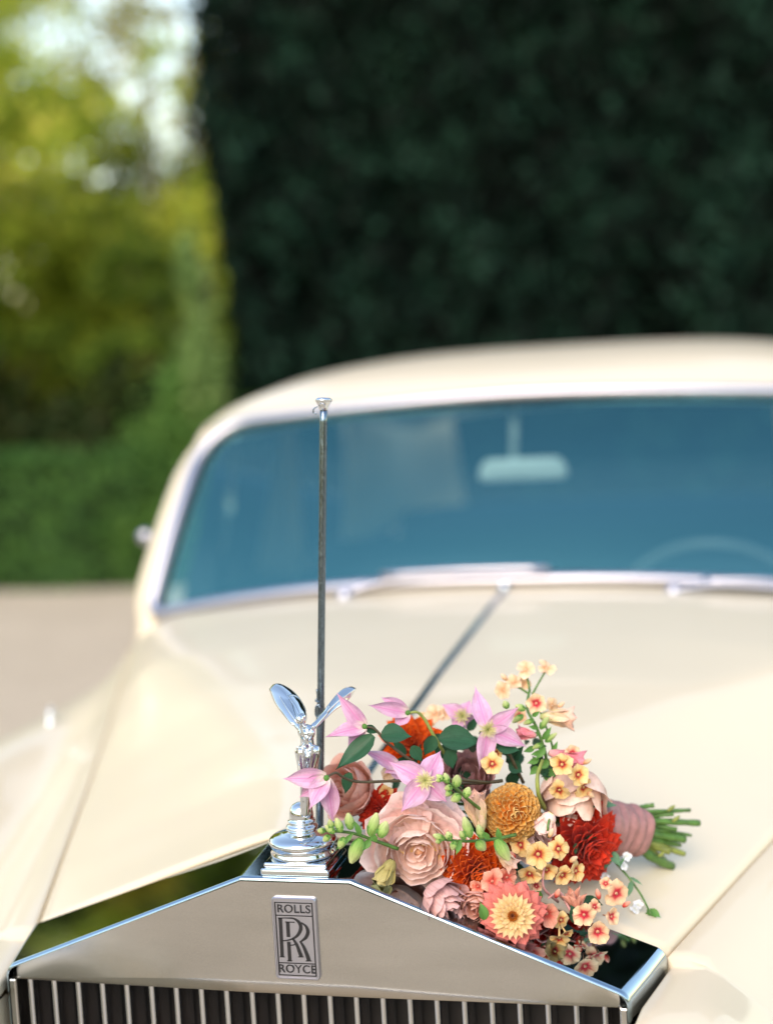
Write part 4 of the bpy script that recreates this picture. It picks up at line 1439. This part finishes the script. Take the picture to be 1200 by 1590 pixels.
# two-tone zinnia
zc_ = at(795, 1420, 1.356)
za = face(-.05, .16)
z = dahlia('zinnia', 'coral zinnia with cream inner ring and rust eye', zc_, za, 49*S, 46, M_zcoral, psi0=70, psi1=106, l0=.92, l1=1.0, wr=.46, cup=.22, dome=.06, seed=7, curl=.10, shape='spoon')
fr = frame(zc_+za*.0085, za)
me = petal_mesh('petal', M_zcream, 35*S, 11*S, .4, .06, 'spoon', 9, 6)
me2 = petal_mesh('petal', M_zcream, 22*S, 9*S, .5, -.1, 'spoon', 9, 6)
for i in range(22): put('petal', me, fr @ petal_matrix(i*2*math.pi/22, rad(80+random.uniform(-7, 5))), z)
for i in range(16): put('petal', me2, fr @ petal_matrix(i*2*math.pi/16+.2, rad(76+random.uniform(-8, 6)), Vector((0, 0, .001))), z)
g1 = petal_geo(11*S, 4*S, .8, .0, 'pointed', 4, 2)
V, F = ellipsoid((0, 0, .002), (8*S, 8*S, 5*S), None, 12, 8)
pyd('disc', [fr @ v for v in V], F, M_eye, z)
joined('eye', [(*g1, fr @ petal_matrix(i*2.39996, rad(8+58*(i/44)**.6), Vector((0, 0, .0030)))) for i in range(44)], M_eye, z)

# ---- clematis: pointed petals laid between a heart and given tips
def span(b, e, nrm, W0, me_args, mat, parent, name='petal', cup=.2, curl=0.0, shape='pointed', fold=0.0, ruffle=.04, twist=0.0, seed=0, n=9, m=6):
    L = (e-b).length
    me = petal_mesh(name, mat, L, W0, cup, curl, shape, n, m, ruffle, twist, seed, fold)
    yv = (e-b).normalized()
    zv = (nrm-yv*nrm.dot(yv)).normalized()
    xv_ = yv.cross(zv)
    M_ = Matrix.Identity(4)
    for i in range(3): M_[i][0], M_[i][1], M_[i][2], M_[i][3] = xv_[i], yv[i], zv[i], b[i]
    return put(name, me, M_, parent)

def clematis(label, cpx, d, tips, W, axis, stam=True, cup=.25, curl=.12, seed=0):
    c = at(*cpx, d)
    V, F = ellipsoid(c, (.003, .003, .003), None, 8, 6)
    o = pyd('clematis', V, F, M_leafg, bq)
    o['label'] = label
    for k, (x, y, dd) in enumerate(tips):
        span(c, at(x, y, d+dd), axis, W*S, None, M_lilac, o, cup=cup, curl=curl, ruffle=.11, n=12, m=8, seed=seed+k, twist=random.Random(seed+k).uniform(-.5, .5))
    if stam:
        items = []
        fr = frame(c+axis*.001, axis)
        g = petal_geo(19*S, 1.8*S, .2, 0, 'spoon', 3, 2)
        for i in range(46):
            items.append((*g, fr @ petal_matrix(i*2.39996, rad(6+72*(i/46)**.7), Vector((0, 0, 0)), 0, random.uniform(.7, 1.1))))
        joined('stamen', items, M_stamen, o)
    return o

clematis('lilac clematis facing forward above the open rose', (660, 1212), 1.366, [(600, 1182, .012), (686, 1163, .015), (622, 1262, -.006), (694, 1248, .0), (642, 1180, .02)], 36, face(0, .15), seed=10)
clematis('lilac clematis at the top beside the dark leaf', (757, 1133), 1.435, [(734, 1062, .02), (808, 1100, .0), (748, 1198, -.006), (822, 1158, .004)], 30, face(.1, .1), seed=20)
clematis('lilac clematis in profile touching the ornament wing', (566, 1128), 1.405, [(522, 1076, -.004), (504, 1143, -.012), (536, 1168, .006), (531, 1100, .012)], 26, face(-.2, .2), False, .5, .05, seed=30)
clematis('lilac clematis nodding to the upper left', (633, 1107), 1.445, [(569, 1095, -.012), (612, 1130, -.006), (592, 1082, .018)], 24, face(-.2, .3), False, .5, -.06, seed=40)
clematis('lilac clematis hanging in front of the ornament pedestal', (507, 1208), 1.352, [(437, 1209, .004), (478, 1256, -.008), (519, 1281, .004), (462, 1240, .012)], 30, face(-.2, .2), False, .45, .10, seed=50)
clematis('lilac clematis half hidden at the back', (718, 1112), 1.50, [(686, 1092, .0), (700, 1128, .0), (738, 1132, .01), (730, 1085, .01)], 26, face(-.2, .3), seed=60)
clematis('lilac clematis half hidden behind the forward one', (618, 1190), 1.43, [(563, 1163, -.006), (596, 1200, -.004), (620, 1215, .0)], 24, face(-.2, .3), False, .4, .05, seed=66)

# ---- phlox florets
def floret_geo(r, seed):
    rs = random.Random(seed)
    items = []
    op = rs.uniform(62, 88)
    for i in range(5):
        V, F, U = petal_geo(r*rs.uniform(.88, 1.08), r*rs.uniform(.78, 1.02), .10+rs.uniform(0, .3), rs.uniform(-.05, .32), 'obovate', 7, 6, rs.uniform(.04, .14), rs.uniform(-.25, .25), seed*9+i)
        m = petal_matrix(2*math.pi*i/5+rs.uniform(-.1, .1), rad(op+rs.uniform(-9, 9)), Vector((0, 0, 0)), rs.uniform(-.2, .2), rs.uniform(.92, 1.06))
        items.append((V, F, U, m))
    V, F = tube([Vector((0, 0, .001)), Vector((0, 0, -r*.5)), Vector((0, 0, -r*1.1))], [r*.13, r*.10, r*.07], 6)
    items.append((V, F, [(.5, .5)]*len(V), Matrix.Identity(4)))
    return items
_fl = {}
def floret(x, y, d, r, mat, dx=0, dy=0, seed=0, spin=0.0):
    key = (mat.name, seed % 7)
    if key not in _fl:
        o = joined('phlox', [(v, f, u, m) for v, f, u, m in floret_geo(.0115, seed % 7+1)], mat, None)
        _fl[key] = o.data
        bpy.data.objects.remove(o)
    m = frame(at(x, y, d), face(dx, dy)) @ Matrix.Rotation(spin+seed*1.3, 4, 'Z') @ Matrix.Scale(r*S/.0115, 4)
    return put('phlox', _fl[key], m, bq)
FL = [  # x, y, depth, radius px, kind, tilt
 (835, 1326, 1.392, 24, 'y', -.1, .1), (866, 1318, 1.396, 21, 'y', .35, .2), (822, 1356, 1.394, 19, 'y', -.2, -.5), (872, 1358, 1.404, 20, 'y', .4, -.3), (808, 1312, 1.412, 19, 'y', -.5, .2), (893, 1352, 1.412, 18, 'y', .9, .1), (848, 1350, 1.402, 19, 'y', 0, -.4),
 (764, 1186, 1.43, 20, 'y', 0, .1), (770, 1170, 1.44, 14, 'y', .4, .5), (872, 1187, 1.425, 20, 'y', -.1, .3), (897, 1203, 1.43, 21, 'y', .4, .15), (868, 1226, 1.428, 19, 'y', -.1, -.7), (905, 1222, 1.44, 18, 'y', .7, -.4), (888, 1170, 1.45, 16, 'p', .3, .5),
 (832, 1092, 1.475, 19, 'p', -.1, .2), (856, 1096, 1.485, 17, 'w', .7, .1), (782, 1072, 1.50, 17, 'w', -.7, .1), (797, 1060, 1.505, 16, 'w', -.3, .7), (816, 1040, 1.51, 19, 'w', -.1, 1.3), (848, 1038, 1.505, 18, 'w', .5, 1.3), (812, 1062, 1.51, 14, 'w', .3, .4), (806, 1112, 1.50, 14, 'p', 0, 0), (675, 1108, 1.53, 20, 'w', -.2, .6), (662, 1122, 1.54, 18, 'y', -.4, .6), (690, 1110, 1.53, 16, 'w', .3, .6),
 (764, 1368, 1.372, 20, 'c', -.1, 0), (786, 1362, 1.378, 18, 'c', .3, .2), (742, 1376, 1.378, 14, 'c', -.4, -.3), (848, 1418, 1.376, 22, 'c', .1, 0), (870, 1428, 1.384, 17, 'y', .5, -.1), (868, 1456, 1.366, 17, 'y', -.1, -.9), (878, 1448, 1.376, 14, 'y', .6, -.8),
 (956, 1387, 1.425, 21, 'p', .2, .15), (906, 1420, 1.394, 19, 'p', -.1, .1), (927, 1446, 1.376, 22, 'p', .1, -.1), (948, 1423, 1.408, 16, 'p', .7, .1), (940, 1372, 1.44, 12, 'p', -.4, .6), (922, 1408, 1.415, 12, 'p', .3, .6), (832, 1376, 1.41, 12, 'p', .1, .4),
 (605, 1200, 1.45, 15, 'w', -.3, .2), (600, 1230, 1.45, 14, 'y', -.5, 0), (650, 1255, 1.45, 12, 'y', 0, 0)]
MK = dict(y=M_phlox, p=M_phloxp, c=M_phloxc, w=M_phloxpale)
for i, (x, y, d, r, k, dx, dy) in enumerate(FL): floret(x, y, d, r, MK[k], dx, dy, i)

# ---- stems, sprigs, buds
def stem(pts, r, mat, name='stem', seg=7, taper=.7):
    P = smooth_path([at(*p) for p in pts], 5)
    kn = .10 if name == 'cut_stem' else .04
    V, F = tube(P, [r*S*(1-(1-taper)*i/(len(P)-1))*(1+kn*math.sin(i*1.9+pts[0][1])) for i in range(len(P))], seg)
    o = pyd(name, V, F, mat, bq)
    if name == 'cut_stem':
        o.data.materials.append(M_cut)
        o.data.polygons[-1].material_index = 1
    return o

def bud_geo(L, W):
    V, F = [], []
    rows, U = [], []
    for i in range(8):
        t = i/7
        w = W/2*math.sin(math.pi*(.08+.86*t)**.9)**.8
        rows.append([Vector((w*math.cos(a), L*t, w*math.sin(a)*(1-.25*t))) for a in np.linspace(0, 2*math.pi, 9)[:-1]])
        U += [(k/8, t) for k in range(8)]
    V, F = grid(rows, close_u=True)
    return V, F, U
def orient(b, e):
    yv = (e-b).normalized()
    zv = (TOCAM-yv*TOCAM.dot(yv)).normalized()
    xv_ = yv.cross(zv)
    M_ = Matrix.Identity(4)
    for i in range(3): M_[i][0], M_[i][1], M_[i][2], M_[i][3] = xv_[i], yv[i], zv[i], b[i]
    return M_
_bm = {}
def bud(x, y, tx, ty, d, W, mat, parent, name='bud', dd=0.0):
    b, e = at(x, y, d), at(tx, ty, d+dd)
    L = (e-b).length
    V, F, U = bud_geo(L, W*S)
    m = orient(b, e)
    return joined(name, [(V, F, U, m)], mat, parent)
def sprig(label, pts, buds, d, r=3, mat=M_gstem, bmat=M_bud, leaves=()):
    s = stem(pts, r, mat, 'bud_sprig')
    s['label'] = label
    for (x, y, tx, ty, w) in buds:
        bud(x, y, tx, ty, d-.004, w, bmat, s)
        # calyx leaves at the foot of the bud
        a = at(x, y, d-.005)
        for k in (-1, 1):
            e = at(x+(tx-x)*.45+k*(ty-y)*.28, y+(ty-y)*.45-k*(tx-x)*.28, d-.008)
            span(a, e, TOCAM, max(3.5, w*.38)*S, None, M_leafg, s, 'bud_leaf', .5, 0, 'leaf', n=4, m=2)
    for (x, y, tx, ty, w) in leaves:
        span(at(x, y, d-.004), at(tx, ty, d-.008), TOCAM, w*S, None, M_leafg, s, 'bud_leaf', .4, .1, 'leaf', n=5, m=3)
    return s
sprig('sprig of pale green buds reaching to the ornament pedestal', [(618, 1318, 1.38), (585, 1306, 1.372), (545, 1293, 1.366), (505, 1290, 1.362)],
      [(575, 1298, 585, 1262, 17), (545, 1288, 540, 1262, 15), (530, 1292, 522, 1270, 13), (520, 1293, 505, 1282, 12), (512, 1297, 502, 1306, 11), (560, 1302, 545, 1340, 22), (535, 1300, 526, 1318, 13), (515, 1288, 512, 1272, 11), (590, 1300, 600, 1275, 18), (505, 1290, 493, 1290, 10)], 1.364,
      leaves=[(575, 1303, 562, 1322, 11), (560, 1296, 550, 1274, 9), (585, 1306, 572, 1290, 10), (548, 1294, 520, 1322, 8)])
sprig('sprig of green buds crossing in front of the red-orange dahlia', [(800, 1296, 1.39), (765, 1303, 1.37), (720, 1306, 1.360), (680, 1302, 1.356)],
      [(690, 1303, 672, 1296, 11), (700, 1304, 694, 1291, 11), (706, 1306, 702, 1320, 12), (722, 1303, 714, 1290, 11), (740, 1306, 753, 1320, 17), (730, 1300, 720, 1268, 15), (748, 1302, 742, 1280, 12), (770, 1303, 790, 1336, 20), (685, 1304, 676, 1308, 9), (700, 1300, 690, 1298, 9)], 1.355,
      leaves=[(760, 1302, 745, 1290, 9), (775, 1302, 772, 1285, 10), (715, 1305, 708, 1328, 9)])
sprig('tight cluster of small green buds beside the forward clematis', [(752, 1262, 1.41), (725, 1240, 1.38), (705, 1222, 1.364), (685, 1208, 1.358)],
      [(690, 1212, 677, 1203, 10), (695, 1216, 690, 1200, 11), (702, 1222, 690, 1225, 11), (708, 1222, 710, 1203, 15), (715, 1235, 700, 1243, 15), (722, 1238, 728, 1222, 13), (700, 1228, 692, 1236, 10), (686, 1210, 676, 1212, 8)], 1.358)
sprig('leafy upright sprig of small green buds at the upper right', [(852, 1205, 1.475), (845, 1165, 1.468), (832, 1128, 1.47), (818, 1100, 1.475), (822, 1070, 1.50)],
      [(815, 1102, 800, 1095, 12), (812, 1110, 795, 1122, 10), (828, 1118, 812, 1124, 9), (838, 1132, 852, 1112, 10), (846, 1152, 864, 1138, 9), (835, 1138, 820, 1146, 9), (850, 1172, 868, 1164, 9), (842, 1155, 825, 1162, 9), (788, 1100, 782, 1088, 12)], 1.466,
      leaves=[(845, 1160, 832, 1180, 12), (850, 1180, 838, 1196, 13), (842, 1148, 856, 1128, 10), (852, 1185, 872, 1180, 12), (835, 1130, 820, 1128, 8), (840, 1168, 824, 1172, 10), (848, 1195, 862, 1206, 12), (836, 1178, 818, 1186, 11), (826, 1112, 838, 1104, 8), (856, 1170, 866, 1150, 8), (830, 1160, 812, 1168, 10), (834, 1190, 822, 1204, 12), (845, 1200, 856, 1216, 12)])
stem([(822, 1075, 1.50), (820, 1060, 1.505), (816, 1045, 1.51)], 2, M_gstem)
stem([(826, 1078, 1.50), (836, 1060, 1.503), (846, 1043, 1.505)], 2, M_gstem)
stem([(822, 1078, 1.50), (806, 1068, 1.503), (796, 1066, 1.505)], 2, M_gstem)
stem([(856, 1210, 1.48), (858, 1165, 1.475), (848, 1130, 1.475), (836, 1100, 1.475)], 2.2, M_gstem)
stem([(812, 1215, 1.47), (800, 1190, 1.455), (790, 1170, 1.45), (770, 1140, 1.44)], 3.0, M_bstem)
stem([(845, 1255, 1.45), (836, 1235, 1.435), (834, 1205, 1.435), (842, 1180, 1.445)], 4.0, M_gstem2)
stem([(852, 1300, 1.41), (850, 1285, 1.405), (853, 1270, 1.41)], 2.5, M_gstem)
# brown clematis tendrils
stem([(760, 1215, 1.43), (700, 1210, 1.41), (620, 1212, 1.40), (560, 1214, 1.385), (535, 1208, 1.372), (522, 1200, 1.362), (508, 1206, 1.354)], 2.6, M_bstem, 'tendril')
stem([(660, 1195, 1.42), (630, 1175, 1.412), (600, 1152, 1.408), (582, 1132, 1.406), (566, 1128, 1.405)], 2.6, M_bstem, 'tendril')
stem([(690, 1170, 1.45), (672, 1140, 1.447), (660, 1118, 1.446), (648, 1106, 1.445), (633, 1107, 1.445)], 3.0, M_gstem2, 'tendril')
stem([(780, 1212, 1.44), (745, 1216, 1.435), (705, 1216, 1.42)], 3.0, M_bstem, 'tendril')
stem([(866, 1400, 1.42), (846, 1382, 1.40), (842, 1365, 1.395), (846, 1340, 1.395)], 2.4, M_snappink, 'stem')
stem([(900, 1440, 1.396), (880, 1405, 1.408), (868, 1385, 1.41), (850, 1395, 1.405)], 2.2, M_snappink, 'stem')

# ---- leaves of the clematis
def leaf(x, y, tx, ty, d, W, mat=M_leafd, dd=0.0, curl=.1, cup=.25, nrm=None, tw=0.0, fold=.15):
    return span(at(x, y, d), at(tx, ty, d+dd), nrm or face(random.uniform(-.4, .4), .5), W*S, None, mat, bq, 'leaf', cup, curl, 'leaf', fold, .02, tw, n=9, m=6)
leaf(580, 1142, 530, 1202, 1.398, 34, curl=-.22, tw=-.35)
leaf(545, 1200, 533, 1234, 1.385, 20, curl=.15, nrm=face(-.5, .2))
leaf(592, 1142, 640, 1140, 1.402, 36, curl=.14, nrm=face(.1, .9))
leaf(682, 1147, 748, 1150, 1.432, 44, nrm=face(0, .7))
leaf(770, 1158, 808, 1164, 1.440, 26, nrm=face(.2, .6))
leaf(640, 1158, 655, 1184, 1.405, 20)
leaf(672, 1142, 660, 1175, 1.43, 24, nrm=face(.4, .2))
leaf(693, 1165, 705, 1195, 1.43, 24)
leaf(566, 1130, 590, 1137, 1.408, 14)
leaf(772, 1165, 758, 1190, 1.46, 24)
leaf(790, 1185, 812, 1200, 1.455, 22)
leaf(700, 1150, 690, 1185, 1.46, 28)
leaf(930, 1252, 958, 1246, 1.485, 14, M_leafb, nrm=face(0, 1.2), curl=.25)
leaf(838, 1384, 832, 1400, 1.405, 14, M_leafg)
leaf(800, 1395, 780, 1380, 1.395, 20, M_leafg)
leaf(752, 1428, 746, 1400, 1.352, 16, M_leafg)
leaf(890, 1405, 915, 1398, 1.43, 18, M_leafd)
leaf(900, 1432, 885, 1405, 1.402, 22, M_leafd)
leaf(905, 1395, 938, 1405, 1.435, 16, M_leafd)

# ---- snapdragon blossoms
def snapdragon(label, b, e, d, W, mat, dd=0.0):
    B_, E_ = at(*b, d), at(*e, d+dd)
    L = (E_-B_).length
    V, F, U = bud_geo(L*.62, W*S*.55)
    o = joined('snapdragon', [(V, F, U, orient(B_, E_))], mat, bq)
    o['label'] = label
    fr = frame(B_+(E_-B_)*.12, (E_-B_))
    me = petal_mesh('petal', mat, L*.92, W*S*.85, .8, .12, 'spoon', 6, 5, .10)
    for i, ph in enumerate((.3, 1.6, 2.9, 4.2, 5.4)): put('petal', me, fr @ petal_matrix(ph, rad(13+4*(i % 2))), o)
    return o
snapdragon('peach snapdragon trumpet pointing right', (838, 1112), (894, 1116), 1.475, 36, M_snap)
snapdragon('pink snapdragon trumpet at the right edge', (852, 1168), (908, 1186), 1.45, 34, M_snappink)
snapdragon('peach snapdragon bud above the green sprig', (748, 1290), (732, 1228), 1.405, 40, M_snap)
snapdragon('small pink snapdragon under the top clematis', (832, 1142), (800, 1136), 1.455, 24, M_snappink)
snapdragon('peach snapdragon bud beside the red-orange dahlia', (770, 1318), (800, 1348), 1.375, 26, M_snap)
snapdragon('cream snapdragon at the foot of the open rose', (610, 1335), (590, 1374), 1.385, 38, mat_petal('cream_snapdragon', [(0, (.45, .40, .14)), (1, (.66, .56, .26))]))
snapdragon('pale pink snapdragon beside the amber pompon', (856, 1262), (838, 1296), 1.415, 44, M_rosepale)
snapdragon('coral bud spike at the front', (905, 1432), (880, 1380), 1.41, 18, M_phloxc)
snapdragon('coral bud spike at the front', (898, 1435), (893, 1385), 1.408, 15, M_phloxc)

# ---- trailing sprig of white florets over the bonnet
s = stem([(935, 1305, 1.50), (952, 1335, 1.50), (975, 1362, 1.49), (995, 1390, 1.478), (1010, 1420, 1.462)], 2.2, M_gstem, 'trailing_sprig')
s['label'] = 'thin trailing sprig with grey-green tip and white florets'
for (x, y, tx, ty, w) in ((945, 1322, 965, 1345, 16), (948, 1320, 938, 1352, 14), (980, 1368, 975, 1394, 10), (1008, 1412, 1026, 1424, 12), (1008, 1415, 1000, 1438, 13), (1010, 1418, 1016, 1442, 13), (1004, 1412, 1022, 1436, 11), (978, 1362, 998, 1374, 5), (960, 1345, 970, 1330, 5)):
    span(at(x, y, 1.478), at(tx, ty, 1.472), face(.1, .5), w*S, None, M_leafb if y < 1400 else M_leafg, s, 'sprig_leaf', .3, .1, 'leaf', n=5, m=3)
for i, (x, y, d) in enumerate(((972, 1330, 1.485), (968, 1345, 1.482), (990, 1405, 1.475), (938, 1362, 1.482), (985, 1412, 1.472))):
    o = floret(x, y, d, 9, M_white, random.uniform(-.4, .6), .5, i)
    o.name = 'white_floret'

for i, (x, y, tx, ty, w, d, mt) in enumerate(((852, 1300, 858, 1286, 8, 1.40, M_phloxpale), (884, 1338, 896, 1330, 9, 1.405, M_phloxpale), (800, 1332, 790, 1322, 8, 1.40, M_phloxc), (930, 1396, 926, 1380, 9, 1.42, M_phloxc), (966, 1408, 978, 1400, 8, 1.42, M_phloxc),
        (838, 1400, 828, 1390, 8, 1.395, M_phloxc), (890, 1462, 896, 1474, 9, 1.392, M_phloxpale), (786, 1056, 778, 1046, 9, 1.505, M_phloxpale), (866, 1098, 876, 1090, 8, 1.48, M_phloxpale), (905, 1186, 918, 1178, 8, 1.44, M_phloxpale), (912, 1230, 922, 1238, 9, 1.44, M_phloxpale), (862, 1394, 868, 1380, 9, 1.40, M_phloxc))):
    b_ = bud(x, y, tx, ty, d, w, mt, bq, 'phlox_bud')
# ---- filler greenery inside the dome
items = []
rs = random.Random(5)
for i in range(150):
    a = rs.random()*6.28; q = math.sqrt(rs.random())
    x = 745+165*q*math.cos(a); y = 1265+135*q*math.sin(a)
    d = 1.475+rs.uniform(-.02, .03)-.0005*(y-1265)*.25
    b = at(x, y, d); e = at(x+rs.uniform(-28, 28), y+rs.uniform(-28, 28), d-rs.uniform(0, .025))
    L = (e-b).length
    V, F, U = petal_geo(L, L*.42, .3, .1, 'leaf', 5, 4, .03, 0, i)
    items.append((V, F, U, orient(b, e)))
o = joined('filler_greenery', items, M_leafd, bq)
o['kind'] = 'stuff'
for i in range(26):
    a = rs.random()*6.28; q = rs.random()
    x = 740+150*q*math.cos(a); y = 1270+110*q*math.sin(a)
    stem([(x, y, 1.455), ((x+930)/2, (y+1285)/2+rs.uniform(-12, 12), 1.50), (935, 1285+rs.uniform(-20, 20), 1.51)], 3.2, M_gstem)

# ---- ribbon wrap and cut stems
ra, rb = at(908, 1281, 1.502), at(990, 1291, 1.545)
axr = (rb-ra).normalized()
e1 = (Vector((0, 0, 1))-axr*axr.z).normalized(); e2 = axr.cross(e1)
rows = []
for i in range(61):
    t = i/60
    p = ra.lerp(rb, t)
    row = []
    for k in range(40):
        a = 2*math.pi*k/40
        sw_ = (t*4.5+a/(2*math.pi)) % 1.0
        r = .0238+.004*(1-t)+.0009*(sw_**2)+.0007*math.sin(a*5+t*3)+.0009*math.sin(t*38+a*2.2)+.0008*math.sin(t*17-a*3)
        row.append(p+e1*r*1.05*math.cos(a)+e2*r*.98*math.sin(a))
    rows.append(row)
V, F = grid(rows, close_u=True)
rib = pyd('ribbon_wrap', V, F, M_ribbon, bq)
sol = rib.modifiers.new('thickness', 'SOLIDIFY'); sol.thickness = .0012
ends = [(1085, 1278, 5.5, 0), (1070, 1258, 3.6, 0), (1015, 1250, 4.2, 0), (1062, 1303, 6.8, 0), (1072, 1297, 3.0, 0), (1040, 1322, 6.0, 1), (1062, 1326, 5.0, 1), (1042, 1345, 8.0, 0), (1050, 1288, 4.0, 0), (1028, 1308, 6.0, 0), (1030, 1334, 5.0, 1), (1045, 1264, 3.5, 0), (1035, 1296, 5.5, 0), (1055, 1312, 4.5, 0)]
for i, (x, y, r, k) in enumerate(ends):
    sy = 1285+(y-1297)*.62
    dd = 1.565+.012*math.sin(i*2.1)
    o = stem([(930, 1283+(sy-1285)*.7, 1.515), (985, sy, 1.545), ((985+x)/2, (sy+y)/2+math.sin(i*3)*2, 1.555), (x, y, dd)], r*1.08, M_gstem2 if k else M_gstem, 'cut_stem', 8, .92)
    if i in (0, 1, 7):
        n1 = ((985+x)/2+8, (sy+y)/2)
        bud(n1[0], n1[1], n1[0]+12, n1[1]-9, 1.553, 7, M_gstem2, o, 'node')
